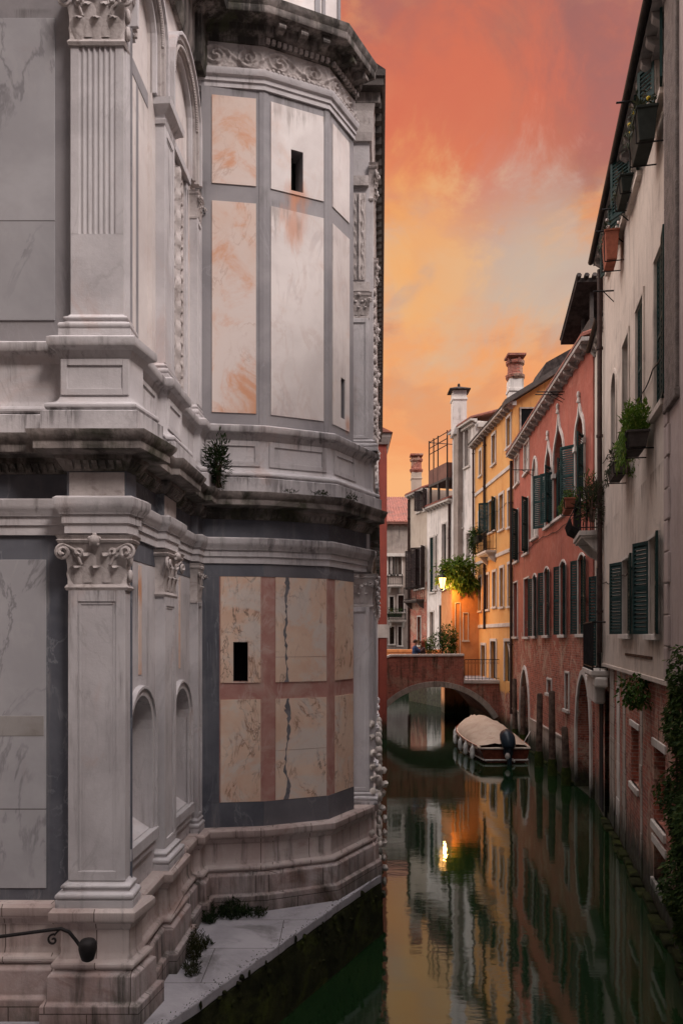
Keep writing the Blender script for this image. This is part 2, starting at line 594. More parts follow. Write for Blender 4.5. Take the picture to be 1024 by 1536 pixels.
M['die'] = surf('plinth_marble', (.56, .49, .46, 1), (.46, .36, .33, 1), 1.1, streak=((.07, .055, .045, 1), .85), blotch=((.24, .13, .10, 1), .9, .54, .74, .8), bump=.3, bscale=18, lines=(.94, 6.0),
                algae=(.5, 1.3, ALG))
M['black'] = simple('dark_opening', (.004, .004, .005, 1), .9, bump=0)
M['pave'] = surf('quay_paving', (.40, .38, .40, 1), (.31, .295, .315, 1), 1.2, blotch=((.09, .085, .08, 1), 1.6, .52, .74, .7), bump=.4, bscale=16, lines=(1.5, .95), rough=.7)
M['mosswall'] = surf('mossy_quay_wall', (.030, .032, .014, 1), (.014, .015, .008, 1), 2.5, blotch=((.05, .06, .014, 1), 2.0, .5, .7, .8), bump=1.0, bscale=12, bdist=.05, spec=.03, rough=.95)
M['moss'] = surf('moss', (.040, .050, .012, 1), (.018, .024, .007, 1), 6, bump=1.0, bscale=40, bdist=.03, spec=.03, rough=.95)
BRK = (.27, .075, (.44, .115, .07, 1), (.20, .048, .034, 1), (.34, .23, .175, 1))
M['redwall'] = surf('red_stucco_over_brick', (.37, .105, .072, 1), (.29, .08, .056, 1), .9, streak=((.09, .035, .028, 1), .8, .5, .72), blotch=((.42, .18, .13, 1), 1.7, .5, .74, .65),
                    brick=BRK + ((3.2, 6.2, 2.0),), bump=.5, bscale=12, bdist=.03, algae=(.35, 1.1, ALG))
M['brick'] = surf('old_brick', (.2, .08, .05, 1), (.2, .08, .05, 1), 1, brick=BRK + ('all',), streak=((.03, .02, .016, 1), .9), blotch=((.30, .19, .145, 1), 1.4, .62, .70, .6), bump=.7,
                  bscale=14, bdist=.03, algae=(.35, 1.4, ALG))
M['bridgebrick'] = surf('bridge_brick', (.16, .055, .038, 1), (.10, .035, .026, 1), 1.2, brick=(.25, .068, (.38, .115, .075, 1), (.25, .075, .052, 1), (.26, .15, .11, 1), 'all'),
                        streak=((.03, .03, .018, 1), .9, .46, .66), bump=.5, bscale=14, bdist=.02, algae=(.3, .9, ALG))
M['beige'] = surf('beige_stucco', (.53, .45, .385, 1), (.455, .385, .33, 1), .7, streak=((.17, .135, .115, 1), .75, .48, .72), blotch=((.30, .25, .22, 1), 1.0, .50, .70, .75), bump=.35, bscale=10, drips=((.15, .125, .105, 1), (13.6, 9.0, 7.3, 4.62), .9))
M['creamwall'] = surf('cream_stucco', (.50, .455, .395, 1), (.43, .385, .33, 1), .9, streak=((.2, .16, .13, 1), .6), bump=.3, bscale=10)
M['pinkwall'] = surf('pinkish_stucco', (.40, .325, .30, 1), (.335, .27, .25, 1), .7, streak=((.15, .12, .11, 1), .7), blotch=((.27, .22, .205, 1), 1.2, .52, .74, .6), bump=.35, bscale=10)
M['yellow'] = surf('ochre_stucco', (.64, .345, .12, 1), (.60, .29, .09, 1), .6, streak=((.32, .12, .04, 1), .7, .48, .72), blotch=((.64, .36, .14, 1), .9, .52, .74, .6), bump=.3, bscale=10,
                   brick=BRK + ((1.2, 2.6, .8),), algae=(.3, 1.0, ALG))
M['orangewall'] = surf('orange_stucco', (.60, .27, .105, 1), (.52, .21, .075, 1), 1.0, streak=((.2, .08, .03, 1), .6), bump=.35, bscale=10, algae=(.3, 1.0, ALG))
M['whitewall'] = surf('white_stucco', (.72, .66, .61, 1), (.60, .545, .50, 1), .6, streak=((.17, .145, .13, 1), .85, .46, .7), blotch=((.34, .28, .25, 1), .7, .54, .74, .7), bump=.3, bscale=8,
                      algae=(.9, 3.2, ALG))  # algae band carried well above the waterline to paint in shade behind the arch
M['paleold'] = surf('old_pale_stucco_brick', (.47, .395, .32, 1), (.38, .31, .25, 1), .6, streak=((.14, .11, .09, 1), .8), brick=BRK + ((6.0, 11.5, .9),), bump=.4, bscale=8, algae=(.9, 3.2, ALG))  # same tall dark base, standing in for shade seen through the arch
M['farred'] = surf('far_red_stucco', (.27, .062, .040, 1), (.21, .045, .032, 1), .7, streak=((.08, .03, .025, 1), .7), bump=.3, bscale=8, algae=(.3, 1.2, ALG))
M['farstone'] = surf('grey_gothic_stone', (.33, .28, .245, 1), (.22, .18, .155, 1), .9, streak=((.06, .05, .045, 1), .85), bump=.4, bscale=8, algae=(.3, 1.4, ALG))
M['farbrown'] = surf('brown_plaster', (.20, .095, .07, 1), (.15, .07, .055, 1), .9, streak=((.06, .035, .03, 1), .8), bump=.4, bscale=8, algae=(.3, 1.4, ALG))
M['trim'] = surf('istrian_stone_trim', (.56, .51, .46, 1), (.45, .40, .36, 1), 2, streak=((.15, .12, .1, 1), .7), bump=.3, bscale=20, algae=(.25, .9, ALG))
M['basestone'] = surf('canal_base_stone', (.44, .375, .32, 1), (.35, .29, .245, 1), 1.2, streak=((.09, .07, .06, 1), .7), bump=.4, bscale=16, lines=(1.1, .42), algae=(.35, 1.05, ALG))
M['eave'] = surf('eave_stone', (.40, .36, .33, 1), (.27, .24, .22, 1), 2, streak=((.08, .07, .06, 1), .8), bump=.4, bscale=16)
M['rough'] = surf('rough_dark_stone', (.17, .14, .125, 1), (.10, .082, .074, 1), 7, streak=((.05, .04, .035, 1), .6), bump=.9, bscale=22, bdist=.03)
M['archstone'] = surf('arch_stone', (.33, .285, .24, 1), (.24, .20, .165, 1), 2, streak=((.06, .05, .04, 1), .8), bump=.4, bscale=18)
M['eavegrey'] = surf('grey_eave_stone', (.25, .225, .21, 1), (.15, .135, .125, 1), 2, streak=((.05, .045, .04, 1), .8), bump=.4, bscale=16)
M['eavedark'] = surf('eave_timber', (.085, .070, .062, 1), (.05, .042, .038, 1), 2, bump=.4, bscale=20)
M['shutter'] = simple('green_shutter_paint', (.010, .030, .028, 1), .6, var=.35)
M['shutterb'] = simple('brown_shutter_paint', (.035, .022, .020, 1), .6, var=.35)
M['shutterw'] = simple('white_shutter_paint', (.46, .42, .38, 1), .6, var=.2)
M['frame'] = simple('window_frame_paint', (.34, .29, .25, 1), .6)
M['framedark'] = simple('dark_window_frame', (.03, .025, .022, 1), .6)
M['iron'] = simple('wrought_iron', (.018, .016, .016, 1), .6, .3, var=.4)
M['rust'] = simple('rusty_iron', (.06, .028, .016, 1), .8, .2, var=.5)
M['pipe'] = simple('brown_drainpipe', (.045, .026, .022, 1), .5, var=.3)
M['curtain'] = simple('pale_curtain', (.42, .37, .32, 1), .9)
M['wood'] = simple('mooring_wood', (.085, .055, .042, 1), .85, var=.5, bump=.5, bscale=14)
M['terracotta'] = simple('terracotta', (.28, .09, .055, 1), .8)
M['darkpot'] = simple('dark_planter', (.022, .026, .022, 1), .7)
M['greypot'] = simple('grey_planter', (.06, .05, .045, 1), .8)
M['soil'] = simple('soil', (.02, .014, .01, 1), .95)


def tilemat():
    g = G('clay_roof_tiles')
    u = g.n('ShaderNodeSeparateXYZ', {'Vector': g.uv()})
    c = g.mix(g.mr(g.noise(g.pos, 3.5, 5), .3, .7), (.30, .10, .065, 1), (.17, .06, .045, 1))
    c = g.mix(g.mr(g.noise(g.pos, 1.2, 5), .52, .7, 0, .7), c, (.07, .055, .045, 1))
    g.set(g.b.inputs['Base Color'], c)
    g.b.inputs['Roughness'].default_value = .85
    g.set(g.b.inputs['Normal'], g.bump(g.noise(g.pos, 20, 4), .4, .02))
    return g.m


M['tile'] = tilemat()
M['tiledark'] = simple('dark_roof_tiles', (.045, .035, .032, 1), .85, var=.5, bump=.4, bscale=18)


def glassmat():
    g = G('old_window_glass')
    g.b.inputs['Base Color'].default_value = (.012, .012, .014, 1)
    g.b.inputs['Roughness'].default_value = .12
    g.b.inputs['Specular IOR Level'].default_value = .45
    g.set(g.b.inputs['Normal'], g.bump(g.noise(g.pos, 2.2, 2), .15, .02))
    return g.m


M['glass'] = glassmat()
M['leaf'] = leafmat('green_leaves', (.018, .042, .008, 1), (.045, .088, .014, 1), (.11, .13, .03, 1))
M['leafdark'] = leafmat('dark_leaves', (.008, .018, .006, 1), (.018, .034, .010, 1), (.04, .05, .018, 1))
M['leafivy'] = leafmat('ivy_leaves', (.018, .036, .010, 1), (.042, .072, .018, 1), (.10, .12, .035, 1))
M['leafmoss'] = leafmat('moss_leaves', (.016, .020, .005, 1), (.03, .034, .008, 1), (.05, .045, .015, 1))
M['leafbright'] = leafmat('bright_leaves', (.05, .10, .012, 1), (.10, .17, .022, 1), (.2, .24, .05, 1))
M['leafdry'] = leafmat('grey_green_leaves', (.02, .026, .014, 1), (.05, .056, .03, 1), (.09, .07, .045, 1))
M['flower'] = simple('yellow_flower', (.6, .42, .03, 1), .6)
M['flowerw'] = simple('pale_flower', (.6, .5, .45, 1), .6)

# ------------------------------------------------------------------ camera, sky, sun
cam = bpy.data.cameras.new('camera')
cam.sensor_fit = 'AUTO'
cam.sensor_width = 36
cam.lens = 36 * FPX / 1536
cam.shift_y = (HZ - 768) / 1536
cam.clip_end = 3000
cam.clip_start = .05
co = bpy.data.objects.new('camera', cam)
COL.objects.link(co)
co.location = (0, 0, CAMH)
co.rotation_euler = (R(90), 0, 0)
SC.camera = co

W = bpy.data.worlds.new('World')
SC.world = W
W.use_nodes = True
nt = W.node_tree
nt.nodes.clear()


class WG(G):
    def __init__(s):
        s.nt = nt


g = WG()
wout = nt.nodes.new('ShaderNodeOutputWorld')
tcn = nt.nodes.new('ShaderNodeTexCoord')
D = tcn.outputs['Generated']
SUN_EL, SUN_AZ = 46, 138            # degrees; azimuth measured clockwise from +Y
sky = nt.nodes.new('ShaderNodeTexSky')
sky.sky_type = 'NISHITA'
sky.sun_disc = False
sky.sun_elevation = R(SUN_EL)
sky.sun_rotation = R(SUN_AZ)
sky.dust_density = 3
sep = g.n('ShaderNodeSeparateXYZ', {'Vector': D})
dx, dy, dz = sep.outputs
warp = g.math('MULTIPLY', g.math('SUBTRACT', g.noise(g.map(D, (1.0, 1.0, 1.5)), 3.4, 6, .58, .5), .5), .36)
warp2 = g.math('MULTIPLY', g.math('SUBTRACT', g.noise(g.map(D, (1.0, 1.0, 1.5)), 8, 10, .62, .5), .5), .30)
el = g.math('ADD', g.math('ADD', dz, warp), warp2)


def ramp(fac, stops):
    r = nt.nodes.new('ShaderNodeValToRGB')
    e = r.color_ramp.elements
    while len(e) < len(stops):
        e.new(.5)
    for x, (p, c) in zip(e, stops):
        x.position = p
        x.color = c
    g.set(r.inputs[0], fac)
    return r.outputs[0]


front = ramp(el, [(0.0, lin(248, 182, 122)), (.16, lin(250, 182, 118)), (.27, lin(244, 160, 98)), (.34, lin(240, 168, 108)), (.405, lin(222, 180, 142)), (.445, lin(214, 180, 154)),
                  (.475, lin(228, 166, 116)), (.52, lin(238, 148, 94)), (.56, lin(232, 124, 82)), (.605, lin(186, 112, 98)), (.68, lin(170, 116, 110)), (.85, lin(168, 140, 142)), (1.0, lin(168, 152, 158))])
cl = g.noise(g.map(D, (1.0, 1.0, 1.35)), 6.5, 8, .58, .35)
front = g.mix(g.math('MULTIPLY', g.mr(cl, .51, .61, 0, .6), g.mr(dz, .25, .5, .25, 1)), front, lin(172, 116, 106))
front = g.mix(g.math('MULTIPLY', g.mr(cl, .34, .47, .5, 0), g.mr(dz, .42, .5, .15, 1)), front, lin(252, 176, 112))
def lobe(d, r0, r1):
    v = Vector(d).normalized()
    q = g.n('ShaderNodeVectorMath', {0: D, 1: tuple(v)}, operation='DISTANCE').outputs['Value']
    q = g.math('ADD', q, g.math('MULTIPLY', g.math('SUBTRACT', g.noise(D, 7.0, 9, .64, .6), .5), .46))
    return g.mr(q, r0, r1, 1, 0)
front = g.mix(g.math('MULTIPLY', lobe((.24, 1, .75), .04, .27), .85), front, lin(160, 104, 96))
front = g.mix(g.math('MULTIPLY', lobe((.40, 1, .70), .02, .16), .6), front, lin(170, 108, 100))
front = g.mix(g.math('MULTIPLY', lobe((.15, 1, .63), .0, .17), .5), front, lin(246, 122, 72))
front = g.mix(g.math('MULTIPLY', lobe((.24, 1, .46), .0, .12), .8), front, lin(200, 184, 168))
front = g.mix(g.math('MULTIPLY', lobe((.09, 1, .47), .0, .10), .6), front, lin(248, 186, 110))
pat = g.noise(g.map(D, (1.3, 1.3, 2.4)), 3.1, 5, .6, .5)
pat = g.math('MULTIPLY', g.mr(pat, .47, .6, 0, .8), g.math('MULTIPLY', g.mr(dz, .33, .41), g.mr(dz, .50, .43)))
front = g.mix(pat, front, lin(186, 166, 156))
back = ramp(dz, [(0.0, lin(104, 102, 112)), (.4, lin(112, 109, 118)), (1.0, lin(140, 134, 142))])
front = g.mix(1.0, front, (.90, .86, .84, 1), 'MULTIPLY')
dome = g.mix(g.mr(dy, -.35, .55), back, front)
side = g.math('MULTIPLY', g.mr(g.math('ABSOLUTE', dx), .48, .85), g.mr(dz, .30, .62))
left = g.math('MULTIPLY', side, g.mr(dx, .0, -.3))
dome = g.mix(g.math('MAXIMUM', g.mr(dz, .655, .84), side), dome, g.mix(left, (3.2, 3.0, 3.05, 1), (8.5, 7.8, 7.4, 1)))          # unseen sky overhead and sideways brightened, most on the left, to light the facades
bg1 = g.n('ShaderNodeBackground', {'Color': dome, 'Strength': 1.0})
bg2 = g.n('ShaderNodeBackground', {'Color': sky.outputs[0], 'Strength': .05})
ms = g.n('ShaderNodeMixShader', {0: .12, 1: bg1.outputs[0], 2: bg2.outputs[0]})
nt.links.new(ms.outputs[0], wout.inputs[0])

sl = bpy.data.lights.new('sun', 'SUN')
sl.energy = 2.0
sl.angle = R(16)
sl.color = (1.0, .88, .83)
so = bpy.data.objects.new('sun', sl)
COL.objects.link(so)
sd = Vector((math.sin(R(SUN_AZ)) * math.cos(R(SUN_EL)), math.cos(R(SUN_AZ)) * math.cos(R(SUN_EL)), math.sin(R(SUN_EL))))
so.rotation_euler = sd.to_track_quat('Z', 'Y').to_euler()
so.location = sd * 60
SC.view_settings.view_transform = 'Standard'
SC.view_settings.look = 'None'
SC.view_settings.exposure = .3
SC.view_settings.gamma = 1


# ------------------------------------------------------------------ water
def watermat():
    g = G('canal_water')
    P = g.pos
    h = g.math('ADD', g.math('MULTIPLY', g.noise(g.map(P, (.8, 1.0, 1)), 1.1, 3, .5), .8), g.math('MULTIPLY', g.noise(g.map(P, (.45, 1.5, 1)), 6.0, 4, .6), .17))
    dirt = g.mr(g.noise(P, .35, 5, .6), .45, .7)
    nrm = g.bump(h, .016, .35)
    g.set(g.b.inputs['Base Color'], g.mix(dirt, (.007, .021, .007, 1), (.012, .028, .009, 1)))
    g.b.inputs['Roughness'].default_value = .5
    g.b.inputs['Specular IOR Level'].default_value = 0
    gl = g.n('ShaderNodeBsdfGlossy', {'Color': (.66, .71, .74, 1), 'Roughness': .024, 'Normal': nrm})
    fr = g.n('ShaderNodeFresnel', {'IOR': 1.5, 'Normal': nrm})
    mx = g.n('ShaderNodeMixShader', {0: g.mr(fr.outputs[0], 0, .8, .13, .95, False), 1: g.b.outputs[0], 2: gl.outputs[0]})
    g.nt.links.new(mx.outputs[0], g.out.inputs[0])
    return g.m


m = MB()
m.add([(-60, -40, 0), (60, -40, 0), (60, 160, 0), (-60, 160, 0)], [(0, 1, 2, 3)])
tag(m.build('water', watermat()), kind='structure')
# ------------------------------------------------------------------ the marble church on the left bank
CH = thing('church', 'large church faced in white, grey and rose marble with a rounded apse beside the canal', 'church', (-2.0, 9.5, .3))


def XF(Y, r=0.0):
    return -2.06 + .05 * (Y - 7.75) - r


RC = .09
A0, A1, A2, A3, A4 = (XF(10.88), 10.88), (-1.07, 11.0), (-.19, 11.4), (.18, 12.1), (.45, 12.6)
PB = [(-7, 7.9), (-2.64, 7.9), (-2.64, 7.75), (-2.085, 7.75), (XF(7.93), 7.93), (XF(7.93, RC), 7.93), (XF(8.98, RC), 8.98), (XF(8.98), 8.98), (XF(9.5), 9.5), (XF(9.5, RC), 9.5),
      (XF(10.62, RC), 10.62), (XF(10.62), 10.62), A0, A1, A2, A3, A4]
NB = 12                                           # index of A0
FW = F((-7, 7.9), (-2.06, 7.9), 1)                # front wall, facing the viewer
FP = F((-2.64, 7.75), (-2.085, 7.75), 1)           # face of the corner pier
FL = F((XF(7.75, RC), 7.75), (XF(10.88, RC), 10.88), 1)
FLP = FL.off(RC)
FA = [F(A0, A1, 1), F(A1, A2, 1), F(A2, A3, 1)]
S = lambda Y: Y - 7.75


def cp(name, mb, mat, par=None, **k):
    return mb.build(name, mat, par or CH, **k)


def strip(name, fr, a0, a1, z0, z1, t0, t1, mat, par=None, bevel=.004):
    b = MB()
    b.fbox(fr, a0, a1, z0, z1, t0, t1)
    return cp(name, b, mat, par, bevel=bevel)


# plain wall sheets with their openings
n1 = Op(S(8.0), S(8.78), 2.5, 3.98, 'round', .34)
n2 = Op(S(9.66), S(10.46), 2.42, 3.95, 'round', .34)
b = MB()
wall_grid(b, FW, 0, FW.L, .3, 5.95, [])
cp('front_wall', b, M['blue'])
b = MB()
wall_grid(b, FW, 0, FW.L, 6.5, 15.5, [])
cp('upper_front_wall', b, M['grey'])
b = MB()
wall_grid(b, FL, 0, FL.L, .3, 5.95, [n1, n2])
flw = cp('flank_wall', b, M['white'])
for o in (n1, n2):
    b = MB()
    b.add([FL.pt(x, z, -.34) for x, z in o.outline()], [tuple(range(len(o.outline())))])
    ring(b, FL, o, .075, -.01, .035)
    ring(b, FL, Op(o.a0 - .075, o.a1 + .075, o.z0, o.z1 + .075, 'round'), .035, -.01, .06)
    b.fbox(FL, o.a0 - .1, o.a1 + .1, o.z0 - .12, o.z0, -.1, .075)
    b.fbox(FL, o.a0 - .07, o.a1 + .07, o.z0 - .22, o.z0 - .12, -.1, .045)
    b.prism([FL.pt(o.a0 + .004, o.z0 + .004, -.335), FL.pt(o.a0 + .004, o.z0 + .22, -.335), FL.pt(o.a0 + .004, o.z0 + .004, 0)], FL.pt(o.a1 - .004, 0, 0) - FL.pt(o.a0 + .004, 0, 0))
    cp('niche', b, M['white'], bevel=.004)
for Y0, Y1, z0, z1 in ((8.36, 8.46, 4.2, 5.35), (10.02, 10.10, 4.2, 5.35)):
    strip('inlay_strip', FL, S(Y0), S(Y1), z0, z1, -.01, .007, M['orange'])
for Y0, Y1 in ((7.95, 8.97), (9.52, 10.61)):
    strip('inlay_band', FL, S(Y0), S(Y1), 5.38, 5.62, -.01, .006, M['blue'])
# front panels
strip('marble_panel', FW, 0, FW.px(70, 900)[0], 2.12, 5.36, -.01, .014, M['panelgrey'])
strip('stained_band', FW, 0, FW.px(67, 1080)[0], 3.62, 3.82, .0, .017, M['stain'])
strip('marble_panel', FW, 0, FW.px(83, 200)[0], 7.72, 10.7, -.01, .014, M['panelgrey'])
strip('marble_panel', FW, 0, FW.px(83, 200)[0], 11.0, 15, -.01, .014, M['panelgrey'])


def pilaster(fr, a0, a1, z0, zs, ze, zc, style, thick=.12, base=True, cap=True, mat='white', pl=None):
    """shaft from zs to ze with base below it and capital up to zc; fr is the face plane"""
    b = MB()
    w = a1 - a0
    if style == 'flute':
        n = 7
        lo = zs + (ze - zs) * .0
        pts = [(a0, 0), (a0 + .07, 0)]
        fw = (w - .14) / n
        for i in range(n):
            c = a0 + .07 + fw * (i + .5)
            for k in range(7):
                an = math.pi * k / 6
                pts.append((c - math.cos(an) * fw * .38, -math.sin(an) * fw * .30))
        pts += [(a1 - .07, 0), (a1, 0), (a1, -thick), (a0, -thick)]
        cut = zs + (ze - zs) * .30
        b.prism([fr.pt(x, cut, t) for x, t in pts], (0, 0, ze - cut))
        b.fbox(fr, a0, a1, zs, cut - .0005, -thick, -.0015)
    else:
        b.fbox(fr, a0, a1, zs, ze, -thick, 0)
        e = min(.1, w * .17)
        if w > .2:
            for q0, q1, r0, r1 in ((a0, a0 + e, zs, ze), (a1 - e, a1, zs, ze), (a0 + e, a1 - e, ze - e * 1.3, ze), (a0 + e, a1 - e, zs, zs + e)):
                b.fbox(fr, q0, q1, r0, r1, -.01, .018)
            for q0, q1, r0, r1 in ((a0 + e, a0 + e * 1.3, zs + e, ze - e * 1.3), (a1 - e * 1.3, a1 - e, zs + e, ze - e * 1.3), (a0 + e * 1.3, a1 - e * 1.3, ze - e * 1.6, ze - e * 1.3)):
                b.fbox(fr, q0, q1, r0, r1, -.01, .008)
    sh = cp('pilaster', b, M[mat], bevel=.006 if style != 'flute' else 0)
    loop = [fr.pt(a0, 0, -thick), fr.pt(a0, 0, 0), fr.pt(a1, 0, 0), fr.pt(a1, 0, -thick)]
    loop = [(p.x, p.y) for p in loop]
    q = min(1.0, w / .6)
    if base:
        h = zs - z0
        b = MB()
        pr = [(-.03, z0), (.105 * q, z0), (.105 * q, z0 + h * .30)]
        for k in range(7):
            an = -math.pi / 2 + math.pi * k / 6
            pr.append((.075 * q + .035 * q * math.cos(an), z0 + h * (.45 + .14 * math.sin(an))))
        pr += [(.05 * q, z0 + h * .62), (.045 * q, z0 + h * .70)]
        for k in range(6):
            an = -math.pi / 2 + math.pi * k / 5
            pr.append((.045 * q + .02 * q * math.cos(an), z0 + h * (.79 + .08 * math.sin(an))))
        pr += [(.02 * q, z0 + h * .92), (.004, z0 + h), (-.03, z0 + h)]
        b.sweep(pr, loop)
        cp('base', b, M[mat], sh, smooth=40)
    if cap:
        capital(fr, a0, a1, ze, zc, sh, thick, mat)
    return sh


def capital(fr, a0, a1, z0, z1, par, thick, mat):
    w = a1 - a0
    h = z1 - z0
    q = min(1.0, w / .6)
    loop = [(p.x, p.y) for p in (fr.pt(a0, 0, -thick), fr.pt(a0, 0, 0), fr.pt(a1, 0, 0), fr.pt(a1, 0, -thick))]
    b = MB()
    b.sweep([(-.03, z0 - .012), (.02 * q, z0 - .012), (.034 * q, z0 + h * .03), (.02 * q, z0 + h * .07), (.006, z0 + h * .1), (.01, z0 + h * .45), (.035 * q, z0 + h * .7), (.075 * q, z0 + h * .84), (-.03, z0 + h * .84)], loop)
    b.sweep([(-.03, z0 + h * .85), (.085 * q, z0 + h * .85), (.10 * q, z0 + h * .90), (.085 * q, z0 + h * .92), (.11 * q, z0 + h * .99), (-.03, z0 + h * .99)], loop)
    # acanthus leaves, curling out at the tip
    def acanthus(fr2, c, lw, zb, lh, t0):
        vs, fs = [], []
        for j in range(7):
            v = j / 6
            ww = lw * (.75 + .5 * math.sin(math.pi * min(1, v * 1.05)) - .55 * max(0, v - .6) / .4) * .5
            out = t0 + .012 + .02 * v + .07 * q * max(0, v - .55) ** 1.3 / .45
            zz = zb + lh * (v if v < .85 else .85 - (v - .85) * .8)
            for i in range(5):
                u = i / 2 - 1
                vs.append(fr2.pt(c + u * ww, zz, out - .022 * q * abs(u) + (.008 * q if i in (1, 3) else 0)))
        for j in range(6):
            for i in range(4):
                k = j * 5 + i
                fs.append((k, k + 1, k + 6, k + 5))
        b.add(vs, fs)
    ln = w / 3.2
    for i in range(3):
        acanthus(fr, a0 + w * (i + .5) / 3, ln * 1.05, z0 + h * .08, h * .42, 0)
    for i in range(2):
        acanthus(fr, a0 + w * (i + 1) / 3, ln * 1.1, z0 + h * .12, h * .66, .004)
    for sg in (-1, 1):
        cx = a0 if sg < 0 else a1
        for k, (tt, rr) in enumerate(((.045 * q, .085 * q), (.0, .06 * q))):
            pts = []
            for i in range(22):
                an = i / 21 * math.pi * 3.2
                r = rr * (1 - i / 26)
                pts.append(fr.pt(cx + sg * (.03 * q + r * math.sin(an)) - sg * k * .15 * q, z0 + h * .68 + r * math.cos(an), tt + .02 + .002 * i))
            pts = [fr.pt(cx - sg * w * .25, z0 + h * .45, .03), fr.pt(cx - sg * w * .14, z0 + h * .72, .05 * q)] + pts
            b.tube(pts, [.018 * q] * 2 + [.02 * q] * (len(pts) - 2), 6)
    b.blob(fr.pt((a0 + a1) / 2, z0 + h * .90, .1 * q), (.06 * q, .04 * q, .055 * q), 10, 6)
    for i in range(5):
        an = i * 2 * math.pi / 5 + .3
        b.blob(fr.pt((a0 + a1) / 2 + .05 * q * math.cos(an), z0 + h * .90 + .05 * q * math.sin(an), .09 * q), .026 * q, 7, 5)
    # side return of the capital
    for v in (.25, .55):
        b.blob(fr.pt(a1 + .03, z0 + h * v, -.05), (.035 * q, .05 * q, h * .13), 8, 5)
    cp('capital', b, M['carved' if mat == 'white' else mat], par, smooth=45)


W0 = .06
pilaster(FP, 0, .552, 2.0, 2.24, 5.06, 5.58, 'panel', .2)
pilaster(FLP, S(8.98), S(9.5), 2.0, 2.22, 5.06, 5.58, 'panel', .2)
pilaster(FLP, S(10.62), S(10.88), 2.0, 2.2, 5.06, 5.58, 'panel', .2)
pilaster(FP, .02, .53, 7.48, 7.72, 10.33, 10.9, 'flute', .2)
pilaster(FLP, S(9.0), S(9.42), 7.48, 7.68, 10.36, 10.62, 'panel', .2, cap=False)
pilaster(FLP, S(10.60), S(10.85), 7.48, 7.68, 10.15, 10.5, 'plain', .2)
# pier corner bodies behind the shafts
for z0, z1 in ((1.9, 5.7), (7.4, 15)):
    b = MB()
    b.prism([(-2.62, 7.9, z0), (-2.62, 7.80, z0), (-2.10, 7.80, z0), (XF(7.9) - .03, 7.91, z0), (-2.2, 7.92, z0)], (0, 0, z1 - z0))
    cp('pier', b, M['white'])

# mouldings swept round the whole plan
full = PB
b = MB()
b.sweep([(-.1, .2), (.21, .2), (.21, 1.11), (.16, 1.13), (.155, 1.37), (.10, 1.41), (-.1, 1.41)], full)
cp('foundation', b, M['block'], bevel=.01)
b = MB()
pr = [(-.1, 1.415), (.105, 1.415)]
for k in range(6):
    an = -math.pi / 2 + math.pi * k / 5
    pr.append((.10 + .03 * math.cos(an), 1.46 + .035 * math.sin(an)))
pr += [(.075, 1.51), (.06, 1.55), (.055, 1.57), (.055, 1.78), (.075, 1.80), (.09, 1.85), (.135, 1.88), (.145, 1.90), (.145, 1.97), (.12, 2.0), (-.1, 2.0)]
b.sweep(pr, full)
cp('plinth', b, M['die'], smooth=30)
b = MB()
b.sweep([(-.1, 5.6), (.03, 5.6), (.03, 5.69), (.05, 5.695), (.05, 5.775), (.07, 5.78), (.075, 5.80), (.105, 5.84), (.115, 5.88), (.115, 5.93), (.09, 5.95), (-.1, 5.95)], full)
arc = cp('architrave', b, M['white'], smooth=30)
b = MB()
b.sweep([(-.1, 5.951), (.012, 5.951), (.012, 6.20), (-.1, 6.20)], full)
cp('frieze', b, M['blue'])
strip('frieze_block', FP.off(.012), 0.01, .545, 5.955, 6.19, -.01, .006, M['carved'])
strip('frieze_block', FLP.off(.012), S(8.99), S(9.49), 5.955, 6.19, -.01, .006, M['carved'])
b = MB()
b.sweep([(-.1, 6.201), (.03, 6.201), (.045, 6.22), (.085, 6.29), (.10, 6.31), (.10, 6.34), (.24, 6.36), (.25, 6.37), (.25, 6.44), (.27, 6.46), (.30, 6.51), (.305, 6.54), (-.1, 6.556)], full)
cor = cp('cornice', b, M['cornice'], smooth=30)
# leaf carving and dentils under the cornice
b = MB()
def along(path, step, fn, i0=0, i1=None):
    for p, q in list(zip(path, path[1:]))[i0:i1]:
        f = F(p, q, 1)
        n = max(1, int(f.L / step))
        for k in range(n):
            fn(f, (k + .5) * f.L / n, f.L / n)
along(full, .075, lambda f, s, w: b.hexa([f.pt(s - w * .36, 6.215, .04), f.pt(s + w * .36, 6.215, .04), f.pt(s + w * .36, 6.215, .062), f.pt(s - w * .36, 6.215, .062),
                                          f.pt(s - w * .36, 6.29, .07), f.pt(s + w * .36, 6.29, .07), f.pt(s + w * .30, 6.285, .112), f.pt(s - w * .30, 6.285, .112)]))
cp('leaf_moulding', b, M['cornice'], cor)
b = MB()
pr = [(-.1, 6.557), (.20, 6.557), (.20, 6.735), (.17, 6.75)]
for k in range(6):
    an = -math.pi / 2 + math.pi * k / 5
    pr.append((.145 + .03 * math.cos(an), 6.79 + .035 * math.sin(an)))
pr += [(.09, 6.85), (.07, 6.88), (.06, 6.91), (.06, 7.27), (.075, 7.29), (.10, 7.34), (.15, 7.37), (.16, 7.39), (.16, 7.45), (.12, 7.475), (-.1, 7.48)]
b.sweep(pr, full)
ped = cp('pedestal_course', b, M['white'], smooth=30)
